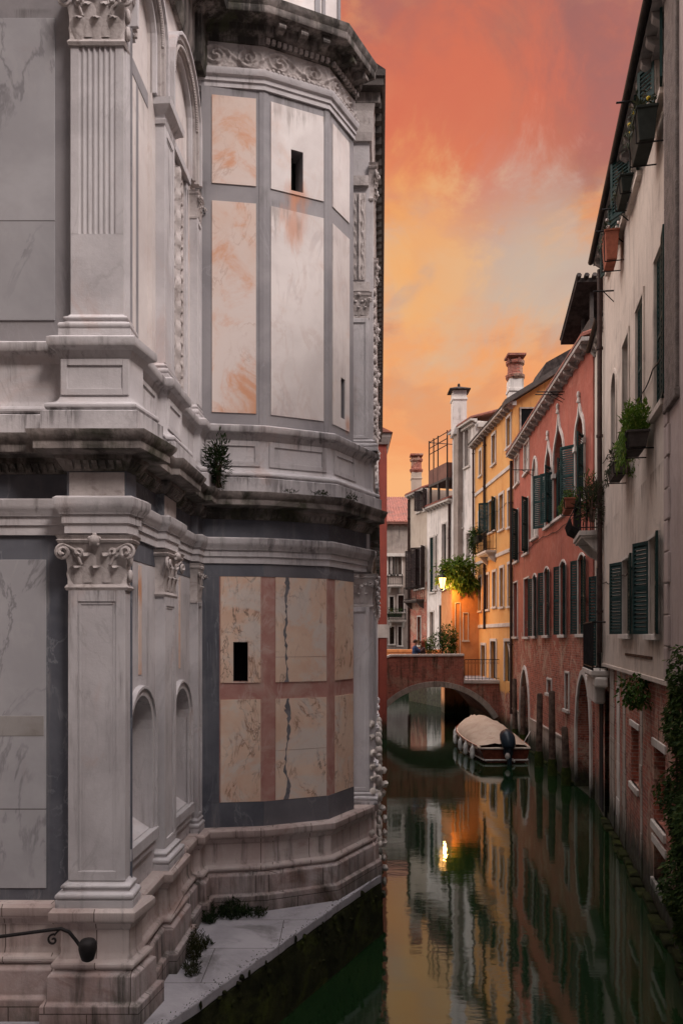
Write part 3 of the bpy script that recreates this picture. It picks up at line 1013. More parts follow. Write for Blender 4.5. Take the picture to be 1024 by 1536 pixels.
# sunk panels of the pedestals shown as raised borders
def border(fr, a0, a1, z0, z1, e, t, par, mat='white'):
    b = MB()
    for q0, q1, r0, r1 in ((a0, a0 + e, z0, z1), (a1 - e, a1, z0, z1), (a0 + e, a1 - e, z1 - e, z1), (a0 + e, a1 - e, z0, z0 + e)):
        b.fbox(fr, q0, q1, r0, r1, t - .02, t + .016)
    cp('panel_border', b, M[mat], par, bevel=.004)
border(FP, -.05, .60, 6.92, 7.265, .06, .06, ped)
border(FLP, S(8.95), S(9.53), 6.92, 7.265, .06, .06, ped)
for f in FA:
    border(f, .06, f.L - .05, 6.92, 7.265, .07, .06, ped)
border(FL, S(8.12), S(8.78), 6.92, 7.265, .05, .06, ped)

# upper flank: two blind arches
a2 = Op(S(9.52), S(10.52), 7.6, 11.78, 'round', .03)
a1_ = Op(S(8.12), S(8.86), 7.6, 11.55, 'round', .05)
b = MB()
wall_grid(b, FL, 0, FL.L, 6.5, 15.5, [a2, a1_])
cp('upper_flank_wall', b, M['panel'])
for o, dep in ((a2, .03), (a1_, .05)):
    b = MB()
    b.add([FL.pt(x, z, -dep) for x, z in o.outline()], [tuple(range(len(o.outline())))])
    cp('arch_back', b, M['panel'])
    par = None
    w = 0
    for wd, t1, mt in ((.05, .05, 'white'), (.035, .085, 'carved'), (.05, .06, 'white'), (.05, .11, 'carved'), (.04, .14, 'white')):
        oo = Op(o.a0 - w, o.a1 + w, 10.62, o.z1 + w, 'round')
        b = MB()
        ring(b, FL, oo, wd - .002, -.02, t1)
        par_ = cp('archivolt', b, M[mt], bevel=.005)
        w += wd
    # beads
    b = MB()
    c, zs = arch_curve(o.a0 - .07, o.a1 + .07, o.z1 + .07, 'round', 60)
    for x, z in c:
        b.blob(FL.pt(x, z, .10), (.02, .02, .02), 6, 4)
    cp('bead_moulding', b, M['carved'], smooth=60)
# impost blocks carrying the arches
loop = lambda s0, s1, fr=FLP, th=.2: [(p.x, p.y) for p in (fr.pt(s0, 0, -th), fr.pt(s0, 0, 0), fr.pt(s1, 0, 0), fr.pt(s1, 0, -th))]
b = MB()
b.sweep([(-.02, 10.36), (.02, 10.36), (.03, 10.40), (.02, 10.42), (.02, 10.46), (.06, 10.50), (.10, 10.53), (.11, 10.60), (-.02, 10.61)], loop(S(9.0), S(9.42)))
cp('impost', b, M['white'], smooth=30)


def arabesque(u, v, asp=4.0):
    x = abs(u - .5) * 2
    h = .030 * max(0, 1 - x * 7)
    for k in range(int(asp * 2)):
        vc = (k + .5) / (asp * 2)
        dy_ = (v - vc) * asp * 2
        ang = math.atan2(dy_, x - .5)
        r = math.hypot((x - .5) * 1.1, dy_ * .55)
        h += .020 * max(0, math.cos(r * 22 - ang * 1.0)) * max(0, 1 - r * 1.7)
        rr = math.hypot(x * 1.4, dy_ - .05)
        h += .022 * max(0, 1 - rr * 2.6)
    return min(h, .04) * min(1, (1 - x) * 6)


def rinceau(u, v, n=3.0):
    ph = u * n
    k = math.floor(ph)
    x = ph - k - .5
    sg = 1 if int(k) % 2 else -1
    y = (v - .5) * sg
    r = math.hypot(x * 1.15, y * 1.1)
    an = math.atan2(y, x)
    h = .034 * max(0, math.cos(r * 26 - an)) * max(0, 1 - (r / .62) ** 3)
    h += .03 * max(0, 1 - r * 8)
    st = abs(v - .5 - .30 * math.sin(ph * math.pi))
    h += .03 * max(0, 1 - st * 11)
    h += .012 * max(0, math.sin(u * 60 + 3 * math.sin(v * 19)) * math.sin(v * 23 + 2 * math.sin(u * 40)))
    return min(.055, h) * min(1, v * 9, (1 - v) * 9)


b = MB()
relief(b, FL, S(9.64), S(10.40), 7.75, 10.5, -.028, lambda u, v: arabesque(u, v, 5) * 1.6, 46, 170)
cp('arabesque_panel', b, M['carved'], smooth=70)
b = MB()
for q0, q1 in ((S(9.56), S(9.64)), (S(10.40), S(10.48))):
    b.fbox(FL, q0, q1, 7.62, 10.51, -.04, .012)
b.fbox(FL, S(9.53), S(10.51), 10.52, 10.63, -.04, .04)
cp('panel_frame', b, M['white'], bevel=.006)
# bay beside the pier: grey bands between pale slabs
for q0, q1, z0, z1 in ((S(8.44), S(8.52), 7.6, 10.45),):
    strip('inlay_band', FL, q0, q1, z0, z1, -.06, -.046, M['grey'])
strip('inlay_band', FL, S(8.12), S(8.86), 10.45, 10.62, -.06, -.044, M['grey'])
# heavy entablature over the arches
b = MB()
b.sweep([(-.1, 12.2), (.06, 12.2), (.09, 12.32), (.09, 12.8), (.14, 12.86), (.4, 12.9), (.42, 13.0), (-.1, 13.05)], PB[:NB + 1])
cp('upper_entablature', b, M['cornice'], smooth=30)
pilaster(FP, .02, .53, 10.92, 11.0, 12.0, 12.2, 'plain', .2, base=False, cap=False)

# apse
lowops = []
w_ = FA[0].rect(350, 963, 372, 1023)
lo_slit = Op(w_[0], w_[1], w_[2], w_[3], 'flat', .3)
w_ = FA[1].rect(436, 227, 454, 288)
up_slit = Op(w_[0], w_[1], w_[2], w_[3], 'flat', .3)
w_ = FA[2].rect(510, 568, 516, 628)
sm_slit = Op(w_[0], w_[1], w_[2], w_[3], 'flat', .25)
for i, f in enumerate(FA):
    b = MB()
    wall_grid(b, f, 0, f.L, .3, 5.95, [lo_slit] if i == 0 else [])
    cp('apse_wall', b, M['pink'])
    b = MB()
    wall_grid(b, f, 0, f.L, 6.4, 12.9, [[], [up_slit], [sm_slit]][i])
    cp('upper_apse_wall', b, M['grey'])
for f, o in ((FA[0], lo_slit), (FA[1], up_slit), (FA[2], sm_slit)):
    b = MB()
    b.add([f.pt(x, z, -o.depth + .01) for x, z in o.outline()], [(0, 1, 2, 3)])
    b.fbox(f, (o.a0 + o.a1) / 2 - .008, (o.a0 + o.a1) / 2 + .008, o.z0, o.z1, -.2, -.18)
    cp('slit_window', b, M['black'])


def panel(f, a0, a1, z0, z1, mat, ops=(), t=.014):
    b = MB()
    wall_grid(b, f, a0, a1, z0, z1, list(ops), t, reveal=False)
    L = [(a0, z0), (a1, z0), (a1, z1), (a0, z1)]
    for (p, q), (p2, q2) in zip(L, L[1:] + L[:1]):
        b.add([f.pt(p, q, t), f.pt(p2, q2, t), f.pt(p2, q2, -.01), f.pt(p, q, -.01)], [(0, 1, 2, 3)])
    for o in ops:
        L = o.outline()
        for (p, q), (p2, q2) in zip(L, L[1:] + L[:1]):
            b.add([f.pt(p, q, t), f.pt(p2, q2, t), f.pt(p2, q2, 0), f.pt(p, q, 0)], [(0, 1, 2, 3)])
    return cp('marble_panel', b, mat)


L0, L1, L2 = (f.L for f in FA)
ax = lambda f, x: f.px(x, 900)[0]
ZP0, ZM0, ZM1, ZP1 = 2.34, 3.74, 3.97, 5.42
# lower tier: grey bands, rose strips, veined cream slabs
for f, l0 in ((FA[0], 0), (FA[1], 0), (FA[2], 0)):
    strip('grey_band', f, 0, f.L, 2.0, ZP0 - .005, -.02, .010, M['blue' if f is FA[0] else 'bandgrey'], bevel=0)
    strip('grey_band', f, 0, f.L, ZP1 + .005, 5.62, -.02, .010, M['blue' if f is FA[0] else 'bandgrey'], bevel=0)
strip('grey_band', FA[0], 0, ax(FA[0], 329), ZP0 - .004, ZP1 + .004, -.02, .011, M['blue'])
s331, s393, s414, s490, s503 = ax(FA[0], 331), ax(FA[0], 391), ax(FA[1], 413), ax(FA[1], 489), ax(FA[2], 502)
panel(FA[0], s331, s393, ZM1, ZP1, M['cream'], [lo_slit])
panel(FA[0], s331, s393, ZP0, ZM0, M['cream'])
panel(FA[1], s414, s490, ZM1 + .35, ZP1, M['cream'])
panel(FA[1], s414, s490, ZM1, ZM1 + .344, M['cream'])
panel(FA[1], s414, s490, ZP0, 3.02, M['cream'])
panel(FA[1], s414, s490, 3.025, ZM0, M['cream'])
panel(FA[2], s503, L2 - .03, ZM1, ZP1, M['cream'])
panel(FA[2], s503, L2 - .03, ZP0, ZM0, M['cream'])
# ragged blue-grey vein inlaid in the middle slabs
for z0, z1, sh in ((ZM1, ZP1, 0), (ZP0, ZM0, .0)):
    n = 40
    walk, wid = 0, .045
    le, ri = [], []
    for i in range(n + 1):
        z = z0 + (z1 - z0) * i / n
        walk = (walk + rng.uniform(-.017, .017)) * .93
        wid = min(.062, max(.006, wid + rng.uniform(-.016, .016)))
        c = ax(FA[1], 428) + walk
        wv = wid
        le.append((c - wv, z))
        ri.append((c + wv, z))
    b = MB()
    for (p, q), (p2, q2) in zip(zip(le, ri), zip(le[1:], ri[1:])):
        b.add([FA[1].pt(p[0], p[1], .0165), FA[1].pt(q[0], q[1], .0165), FA[1].pt(q2[0], q2[1], .0165), FA[1].pt(p2[0], p2[1], .0165)], [(0, 1, 2, 3)])
    cp('vein_inlay', b, M['darkvein'])
# upper tier
s318, s384 = FA[0].px(318, 300)[0], FA[0].px(384, 300)[0]
s404, s487 = FA[1].px(406, 300)[0], FA[1].px(485, 300)[0]
s497, s521 = FA[2].px(498, 300)[0], FA[2].px(523, 300)[0]
for f, q0, q1, mt, op in ((FA[0], s318, s384, 'orange', None), (FA[1], s404, s487, 'panel', up_slit), (FA[2], s497, s521, 'panel', sm_slit)):
    panel(f, q0, q1, 10.78, 11.98, M[mt], [op] if op is up_slit else [])
    panel(f, q0, q1, 7.66, 10.54, M[mt], [op] if op is sm_slit else [])
# corner strips of the apse
for f, q0, q1 in ((FA[0], L0 - .06, L0 + .002), (FA[1], -.002, .07), (FA[1], L1 - .06, L1 + .001), (FA[2], -.001, .05)):
    strip('corner_strip', f, q0, q1, 7.48, 12.12, -.02, .008, M['grey'])
AP = [(A0[0] - .3, A0[1]), A1, A2, A3]
b = MB()
b.sweep([(-.1, 12.1), (.03, 12.1), (.03, 12.17), (.05, 12.175), (.05, 12.23), (.08, 12.25), (.10, 12.30), (.10, 12.33), (-.1, 12.34)], AP)
cp('upper_architrave', b, M['white'], smooth=30)
for f in FA:
    b = MB()
    relief(b, f, -.02, f.L + .02, 12.335, 12.70, .02, lambda u, v, f=f: rinceau(u, v, max(1, round(f.L / .42))), int(f.L * 80), 30)
    cp('carved_frieze', b, M['carved'], smooth=70)
b = MB()
along(AP, .07, lambda f, s, w: b.blob(f.pt(s, 12.345, .085), (.026, .026, .03), 6, 4), 1, 4)
along(AP, .075, lambda f, s, w: b.fbox(f, s - w * .3, s + w * .3, 12.72, 12.775, .05, .1), 1, 4)
cp('egg_moulding', b, M['carved'], smooth=60)
b = MB()
b.sweep([(-.1, 12.70), (.05, 12.70), (.06, 12.78), (.11, 12.80), (.14, 12.83), (.15, 12.90), (.36, 12.91), (.37, 12.93), (.37, 13.0), (.40, 13.05), (.41, 13.10), (-.1, 13.2)], AP)
uc = cp('upper_cornice', b, M['cornice'], smooth=30)
def modil(f, s, w):
    b = MB()
    b.fbox(f, s - .05, s + .05, 12.80, 12.905, .12, .31)
    b.fbox(f, s - .06, s + .06, 12.895, 12.908, .1, .34)
    b.tube([f.pt(s - .052, 12.825, .29), f.pt(s + .052, 12.825, .29)], .04, 10)
    cp('modillion', b, M['cornice'], uc)
along(AP, .27, modil, 1, 4)
# drum above the apse
DR = [(-3, 11.2), (-1.0, 11.35), (-.30, 11.7), (-.02, 12.2), (-.02, 13.5), (-3, 13.5)]
b = MB()
b.prism([(x, y, 12.9) for x, y in DR], (0, 0, 3.2))
dr = cp('attic_drum', b, M['panel'])
b = MB()
f = F(DR[2], DR[3], 1)
for q in (0.02, f.L - .1):
    b.fbox(f, q, q + .08, 13.1, 16, -.01, .02)
f = F(DR[1], DR[2], 1)
for q in (0.02, f.L - .1):
    b.fbox(f, q, q + .08, 13.1, 16, -.01, .02)
cp('attic_strip', b, M['grey'], dr)
# lid over the walls so that no sky shows through
b = MB()
b.box(-7, -2.2, 7.95, 14, 15.4, 15.6)
b.prism([(x, y, 12.86) for x, y in [(-2.5, 11.3), (-1.07, 11.05), (-.19, 11.45), (.15, 12.1), (.15, 12.9), (-2.5, 12.9)]], (0, 0, .05))
cp('roof_slab', b, M['grey'])

# chancel body behind the apse, running along the canal
CF = F((-.28, 12.45), (.44, 12.45), 1)
CK = F((.44, 12.45), (1.50, 34), 1)
b = MB()
b.prism([(-5, 12.46, .2), (.435, 12.46, .2), (1.495, 34, .2), (-5, 34, .2)], (0, 0, 13.0))
cp('chancel_body', b, M['white'])
CP = [(-.38, 12.45), (.44, 12.45), (1.50, 34)]
k = .45
def sc(pr, kk=k):
    return [(o * kk if o > 0 else o, z) for o, z in pr]
b = MB()
b.sweep([(-.1, .2), (.12, .2), (.12, 1.10), (.09, 1.13), (.09, 1.37), (.06, 1.41), (.06, 1.55), (.03, 1.58), (.03, 1.8), (.08, 1.9), (.08, 1.99), (-.1, 2.0)], CP)
cp('chancel_plinth', b, M['die'], bevel=.008)
b = MB()
b.sweep(sc([(-.1, 5.6), (.03, 5.6), (.05, 5.70), (.07, 5.79), (.115, 5.86), (.115, 5.93), (-.1, 5.95)], .7), CP)
b.sweep(sc([(-.1, 6.2), (.06, 6.2), (.12, 6.30), (.25, 6.33), (.27, 6.46), (.30, 6.5), (-.1, 6.55)], .5), CP)
cc = cp('chancel_cornice', b, M['cornice'])
b = MB()
b.sweep(sc([(-.1, 6.56), (.18, 6.56), (.18, 6.75), (.08, 6.86), (.05, 6.9), (.05, 7.3), (.13, 7.37), (.14, 7.45), (-.1, 7.48)], .5), CP)
cp('chancel_pedestal', b, M['white'])
for i in range(46):
    s = .25 + i * .46
    b = MB()
    b.fbox(CK, s - .07, s + .07, 6.12, 6.32, -.02, .15)
    cp('modillion', b, M['cornice'], cc)
pilaster(CF, .38, .715, 2.0, 2.2, 5.06, 5.58, 'panel', .06)
pilaster(CF, .40, .70, 7.48, 7.68, 9.55, 9.95, 'panel', .06)
b = MB()
relief(b, CF, .44, .66, 10.15, 11.5, .01, lambda u, v: arabesque(u, v, 2) * 1.3, 20, 60)
b.fbox(CF, .38, .72, 9.96, 10.1, -.02, .05)
b.fbox(CF, .40, .70, 11.6, 11.75, -.02, .05)
cp('carved_panel', b, M['carved'], smooth=60)
for i, Y in enumerate((12.46, 15.6, 18.8, 22.0, 25.2, 28.4, 31.6)):
    s = (Y - 12.45) * 1.0012 + .01
    pilaster(CK.off(.035), s, s + .5, 2.0, 2.2, 5.06, 5.58, 'plain', .05, cap=True)
    pilaster(CK.off(.035), s, s + .5, 7.48, 7.68, 11.4, 11.95, 'plain', .05)
    if i < 6:
        o = Op(s + 1.0, s + 2.6, 7.7, 11.3, 'round')
        b = MB()
        ring(b, CK, o, .16, -.01, .05)
        for kk in range(14):
            b.blob(CK.pt(o.a0 - .05, 7.9 + kk * .19, .06), (.04, .06, .07), 6, 4)
            b.blob(CK.pt(o.a1 + .05, 7.9 + kk * .19, .06), (.04, .06, .07), 6, 4)
        cp('window_surround', b, M['carved'], smooth=50)
b = MB()
b.sweep([(-.1, 12.3), (.03, 12.3), (.05, 12.42), (.06, 12.75), (.08, 12.85), (-.1, 12.9)], CP)
cp('chancel_frieze', b, M['carved'])
b = MB()
b.sweep([(-.15, 13.02), (.20, 13.02), (.215, 13.04), (.215, 13.14), (.24, 13.17), (.245, 13.26), (-.3, 13.3)], CP)
ev = cp('eaves', b, M['eavedark'])
for i in range(72):
    s = .1 + i * .3
    b = MB()
    b.fbox(CK, s - .06, s + .06, 12.84, 13.02, -.05, .185)
    cp('eaves_corbel', b, M['eavedark'], ev)
b = MB()
b.fbox(CF, .30, .88, 12.86, 13.02, -.02, .08)
cp('eaves_corbel', b, M['cornice'], ev)
b = MB()
b.prism([(-5.2, 12.25, 13.28), (.66, 12.25, 13.28), (.66, 12.25, 13.30), (-2.2, 12.3, 15.2), (-5.2, 12.3, 13.32)], (1.08, 21.8, 0))
cp('roof', b, M['tiledark'])
# rounded stone bosses on the foot of the chancel wall
for c, (s0, tt) in enumerate(((.06, .04), (.40, .13), (.82, .22))):
    for row in range(15 - 2 * c):
        z = .34 + row * .205 + (c % 2) * .1
        b = MB()
        b.blob(CK.pt(s0 + rng.uniform(-.05, .05), z + rng.uniform(-.03, .03), tt + rng.uniform(-.02, .02)), (.048 + rng.uniform(-.012, .014), rng.uniform(.08, .14), rng.uniform(.045, .075)), 7, 5, jit=.2)
        cp('stone_boss', b, M['trim'], smooth=60)
for row in range(5):
    for i in range(9):
        b = MB()
        b.blob(CK.pt(1.9 + i * 1.3 + (row % 2) * .65, .4 + row * .4, .12), (.085, .17, .125), 8, 6, jit=.05)
        cp('stone_boss', b, M['trim'], smooth=60)
# ------------------------------------------------------------------ houses
def shell(root, fr, a0, a1, z0, z1, depth, mat, ops, name='wall', back=True, t=0.0, side_mat=None):
    b = MB()
    wall_grid(b, fr, a0, a1, z0, z1, ops, t)
    o = root and b.build(name, mat, root)
    if back:
        b = MB()
        for q, in ((a0,), (a1,)):
            b.add([fr.pt(q, z0, t), fr.pt(q, z0, -depth), fr.pt(q, z1, -depth), fr.pt(q, z1, t)], [(0, 1, 2, 3)])
        b.add([fr.pt(a0, z0, -depth), fr.pt(a1, z0, -depth), fr.pt(a1, z1, -depth), fr.pt(a0, z1, -depth)], [(0, 1, 2, 3)])
        b.add([fr.pt(a0, z1 - .02, t - .01), fr.pt(a1, z1 - .02, t - .01), fr.pt(a1, z1 - .02, -depth), fr.pt(a0, z1 - .02, -depth)], [(0, 1, 2, 3)])
        b.build('side_wall', side_mat or mat, root)
    return o


def window(root, fr, o, frame='frame', trim=None, tw=.1, sill=True, kind='glass', t=0.0, trim_mat='trim', bars=1):
    """what fills an opening: frame and glazing, stone surround, sill"""
    d = o.depth
    L = o.outline()
    b = MB()
    e = .05
    b.fbox(fr, o.a0, o.a0 + e, o.z0, o.z1, t - d + .005, t - d + .06)
    b.fbox(fr, o.a1 - e, o.a1, o.z0, o.z1, t - d + .005, t - d + .06)
    if o.top == 'flat':
        b.fbox(fr, o.a0 + e, o.a1 - e, o.z1 - e, o.z1, t - d + .005, t - d + .06)
    b.fbox(fr, o.a0 + e, o.a1 - e, o.z0, o.z0 + e, t - d + .005, t - d + .06)
    m = (o.a0 + o.a1) / 2
    b.fbox(fr, m - .025, m + .025, o.z0 + e, o.z1 - e, t - d + .005, t - d + .065)
    for k in range(1, bars + 1):
        zz = o.z0 + (o.z1 - o.z0) * k / (bars + 1)
        b.fbox(fr, o.a0 + e, m - .025, zz - .015, zz + .015, t - d + .005, t - d + .05)
        b.fbox(fr, m + .025, o.a1 - e, zz - .015, zz + .015, t - d + .005, t - d + .05)
    w = b.build('window', M[frame], root)
    b = MB()
    b.add([fr.pt(x, z, t - d + .01) for x, z in L], [tuple(range(len(L)))])
    b.build('pane', M['glass' if kind == 'glass' else kind], w)
    if trim:
        b = MB()
        ring(b, fr, o, tw, t - .02, t + trim)
        b.build('surround', M[trim_mat], w, bevel=.005)
    if sill:
        b = MB()
        b.fbox(fr, o.a0 - tw - .05, o.a1 + tw + .05, o.z0 - .1, o.z0, t - .05, t + .1)
        b.build('sill', M[trim_mat], w, bevel=.008)
    return w


def shutter(root, fr, ah, z0, z1, w, side, ang, mat='shutter', t=.03, name='shutter'):
    """leaf hinged at ah; side -1/+1 is the way it lies when folded flat to the wall (ang=0), ang turns it out from the wall"""
    ca, sa = math.cos(R(ang)), math.sin(R(ang))
    q = F((0, 0), (1, 0), 1)
    p0 = fr.pt(ah, 0, t)
    d2 = fr.d * side * ca + fr.nn * sa
    q = F((p0.x, p0.y), (p0.x + d2.x, p0.y + d2.y), 1)
    b = MB()
    th = .04
    st = .06
    b.fbox(q, 0, st, z0, z1, 0, th)
    b.fbox(q, w - st, w, z0, z1, 0, th)
    h = z1 - z0
    rails = [z0, z0 + h * .48, z1 - st]
    for zz in rails:
        b.fbox(q, st, w - st, zz, zz + st, 0, th)
    n = min(26, max(5, int(h / .075)))
    for k in range(n):
        zz = z0 + st + (h - 2 * st) * (k + .5) / n
        hh = (h / n) * .44
        b.hexa([q.pt(st, zz - hh, .004), q.pt(w - st, zz - hh, .004), q.pt(w - st, zz - hh + .012, .0), q.pt(st, zz - hh + .012, .0),
                q.pt(st, zz + hh - .012, th - .004), q.pt(w - st, zz + hh - .012, th - .004), q.pt(w - st, zz + hh, th - .008), q.pt(st, zz + hh, th - .008)])
    return b.build(name, M[mat], root, merge=False)


def closed_shutters(root, fr, o, mat='shutter', t=-.05):
    m = (o.a0 + o.a1) / 2
    shutter(root, fr, o.a0, o.z0, o.z1, m - o.a0 - .005, 1, 0, mat, t)
    shutter(root, fr, o.a1, o.z0, o.z1, o.a1 - m - .005, -1, 0, mat, t - .001)


def eaves(root, fr, a0, a1, z, out, mat='eave', step=.55, corb=True, gutter='iron', h=.12, slope=.33, depth=6, tile='tile', name='roof', cw=.06, ch=.2):
    """roof slab running up from the front, stone corbels, gutter"""
    b = MB()
    A = lambda a, t, zz: fr.pt(a, zz, t)
    zr = z + (out + depth / 2) * slope
    for (t0, q0), (t1, q1) in (((out, z + .1), (-depth / 2, zr + .1)), ((-depth / 2, zr + .1), (-depth - out, z + .1))):
        b.hexa([A(a0, t0, q0), A(a1, t0, q0), A(a1, t1, q1), A(a0, t1, q1), A(a0, t0, q0 + .08), A(a1, t0, q0 + .08), A(a1, t1, q1 + .08), A(a0, t1, q1 + .08)])
    n = int((a1 - a0) / .22)
    for k in range(n):
        a = a0 + (k + .5) * (a1 - a0) / n
        b.tube([A(a, out - .08, z + .18 + rng.uniform(-.01, .015)), A(a + rng.uniform(-.02, .02), -depth / 2, zr + .19)], .075, 6)
    rf = b.build(name, M[tile], root, smooth=50, merge=False)
    b = MB()
    b.fbox(fr, a0, a1, z - .02, z + .095, -.1, out - .02)
    b.fbox(fr, a0, a1, z - .10, z - .02, -.1, out * .25)
    b.build('eave_board', M[mat], rf)
    if corb:
        n = max(2, int((a1 - a0) / step))
        for k in range(n):
            a = a0 + (k + .5) * (a1 - a0) / n
            b = MB()
            w = cw
            pr = [(0, z - ch), (out * .35, z - ch * .95), (out * .78, z - ch * .55), (out * .86, z - .022), (0, z - .022)]
            b.prism([fr.pt(a - w, zz, t) for t, zz in pr], fr.pt(a + w, 0, 0) - fr.pt(a - w, 0, 0))
            b.build('corbel', M[mat], rf, bevel=.012)
    if gutter:
        b = MB()
        b.tube([fr.pt(a0, z + .07, out + .04), fr.pt(a1, z + .07, out + .04)], .07, 8)
        b.build('gutter', M[gutter], rf, smooth=60)
    return rf


def pipe(root, fr, a, z0, z1, r=.06, t=.1, mat='pipe'):
    b = MB()
    b.tube([fr.pt(a, z1, t), fr.pt(a, z0, t)], r, 8)
    z = z0 + 1
    while z < z1:
        b.tube([fr.pt(a, z, t), fr.pt(a, z + .06, t)], r * 1.35, 8)
        z += 2.2
    return b.build('drainpipe', M[mat], root, smooth=60)


def rod(root, fr, a, z, l=.7, name='clothes_rod'):
    b = MB()
    b.tube([fr.pt(a, z, -.02), fr.pt(a, z + .02, l)], .018, 6)
    b.tube([fr.pt(a, z - .25, 0), fr.pt(a, z, l * .5)], .012, 5)
    return b.build(name, M['iron'], root)


def railing(par, pts, z0, z1, step=.12, mat='iron', r=.011, curl=False):
    """iron railing along plan points"""
    b = MB()
    P = [Vector(p) for p in pts]
    for z, rr in ((z1, .022), (z0 + .08, .016)):
        b.tube([(p.x, p.y, z) for p in P], rr, 6)
    for p, q in zip(P, P[1:]):
        n = max(1, int((q - p).length / step))
        for k in range(n + 1):
            c = p + (q - p) * k / n
            b.tube([(c.x, c.y, z0), (c.x, c.y, z1)], r * (1.7 if k in (0, n) else 1), 5)
            if curl and k < n:
                c2 = p + (q - p) * (k + .5) / n
                dd = (q - p).normalized() * step * .3
                b.tube([(c2.x + dd.x * math.cos(t) , c2.y + dd.y * math.cos(t), z1 - .16 + .05 * math.sin(t)) for t in [i * math.pi / 4 for i in range(9)]], .007, 4)
    return b.build('railing', M[mat], par)


def chimney(root, x, y, z0, z1, w, mat='whitewall', style='cap', par=None):
    b = MB()
    h = w / 2
    b.box(x - h, x + h, y - h, y + h, z0, z1)
    b.box(x - h * 1.12, x + h * 1.12, y - h * 1.12, y + h * 1.12, z1 - (z1 - z0) * .22, z1 - (z1 - z0) * .17)
    c = b.build('chimney', M[mat], par or root, bevel=.015)
    if par is not None:
        return c
    b = MB()
    if style == 'cap':                                  # low tiled hat with a knob
        b.prism([(x - h * 1.5, y - h * 1.5, z1), (x + h * 1.5, y - h * 1.5, z1), (x + h * 1.5, y + h * 1.5, z1), (x - h * 1.5, y + h * 1.5, z1)], (0, 0, .07))
        for dx_, dy_, i in ((1, 0, 0), (0, 1, 1), (-1, 0, 2), (0, -1, 3)):
            ca = [(1, -1), (1, 1), (-1, 1), (-1, -1)]
            p, q = ca[i], ca[(i + 1) % 4]
            b.add([(x + p[0] * h * 1.5, y + p[1] * h * 1.5, z1 + .071), (x + q[0] * h * 1.5, y + q[1] * h * 1.5, z1 + .071), (x, y, z1 + .36)], [(0, 1, 2)])
        b.blob((x, y, z1 + .42), (.09, .09, .12), 8, 6)
    else:                                              # brick flared pot
        b.lathe((x, y, z1), [(h * 1.1, 0), (h * 1.35, .12), (h * 1.4, .25), (h * 1.1, .3), (h * 1.05, .75), (h * 1.3, .85), (h * 1.35, 1.0), (h * .9, 1.02)], 12)
        for k in range(4):
            t = k * math.pi / 2 + .4
            b.box(x + math.cos(t) * h - .06, x + math.cos(t) * h + .06, y + math.sin(t) * h - .06, y + math.sin(t) * h + .06, z1 + 1.0, z1 + 1.2)
        b.box(x - h * 1.3, x + h * 1.3, y - h * 1.3, y + h * 1.3, z1 + 1.2, z1 + 1.32)
    b.build('chimney_pot', M['tiledark' if style == 'cap' else 'brick'], c, bevel=.01)
    return c


def base(fr, a):
    p = fr.pt(a, 0, 0)
    return (p.x, p.y, 0)


# ---- beige house, cream strip, near pinkish house (one wall line)
PB0, PB1, PB2, PN = (4.832, 11.8), (6.596, 20.2), (7.10, 22.6), (3.40, 5.0)
FBG = F(PB0, PB1, -1)
FCR = F(PB1, PB2, -1)
FPK = F(PN, PB0, -1)


def ops_px(fr, L, depth=.2, t=0.0):
    out = []
    for it in L:
        x0, y0, x1, y1 = it[:4]
        top = it[4] if len(it) > 4 else 'flat'
        a0, a1, zb, zt = fr.rect(x0, y0, x1, y1, t)
        out.append(Op(a0, a1, zb, zt, top, depth))
    return out


BH = thing('townhouse', 'tall beige stuccoed townhouse with dark green shutters above old brick foundations', 'house', base(FBG, 4))
up = ops_px(FBG, [(982, 375, 997, 612), (954, 455, 965, 640), (934, 510, 943, 700), (917, 560, 924, 700, 'round')])
tops = ops_px(FBG, [(983, 62, 996, 160), (947, 192, 961, 285), (930, 275, 939, 340), (914, 340, 921, 392)])
mid = ops_px(FBG, [(934, 838, 947, 951), (974, 806, 988, 951)])
shell(BH, FBG, 0, FBG.L, 3.93, 13.95, 7, M['beige'], up + tops + mid)
for o in up:
    window(BH, FBG, o, 'framedark', .03, .10, True, 'black' if o.top == 'flat' else 'glass', trim_mat='beige')
closed_shutters(BH, FBG, up[0], t=-.06)
closed_shutters(BH, FBG, up[1], t=-.06)
shutter(BH, FBG, up[0].a0, up[0].z0, up[0].z1, .42, -1, 6)
for o in tops:
    window(BH, FBG, o, 'framedark', .02, .08, True, 'black', trim_mat='beige')
for o, l, r_ in zip(tops, (10, 14, 8, 8), (35, 34, 25, 20)):
    w = (o.a1 - o.a0) * .5
    shutter(BH, FBG, o.a0, o.z0, o.z1, w, -1, l)
    shutter(BH, FBG, o.a1, o.z0, o.z1, w, 1, r_)
for o in mid:
    window(BH, FBG, o, 'framedark', .03, .06, True, 'black', trim_mat='trim')
for o, l, r_, wl, wr in ((mid[0], 6, 20, .62, .55), (mid[1], 8, 22, .5, .5)):
    shutter(BH, FBG, o.a0, o.z0, o.z1, wl, -1, l)
    shutter(BH, FBG, o.a1, o.z0, o.z1, wr, 1, r_)
    closed_shutters(BH, FBG, o, t=-.12)
eaves(BH, FBG, -.02, FBG.L, 14.0, .26, 'eavegrey', .5, True, 'iron', depth=7, tile='tiledark', cw=.075, ch=.2)
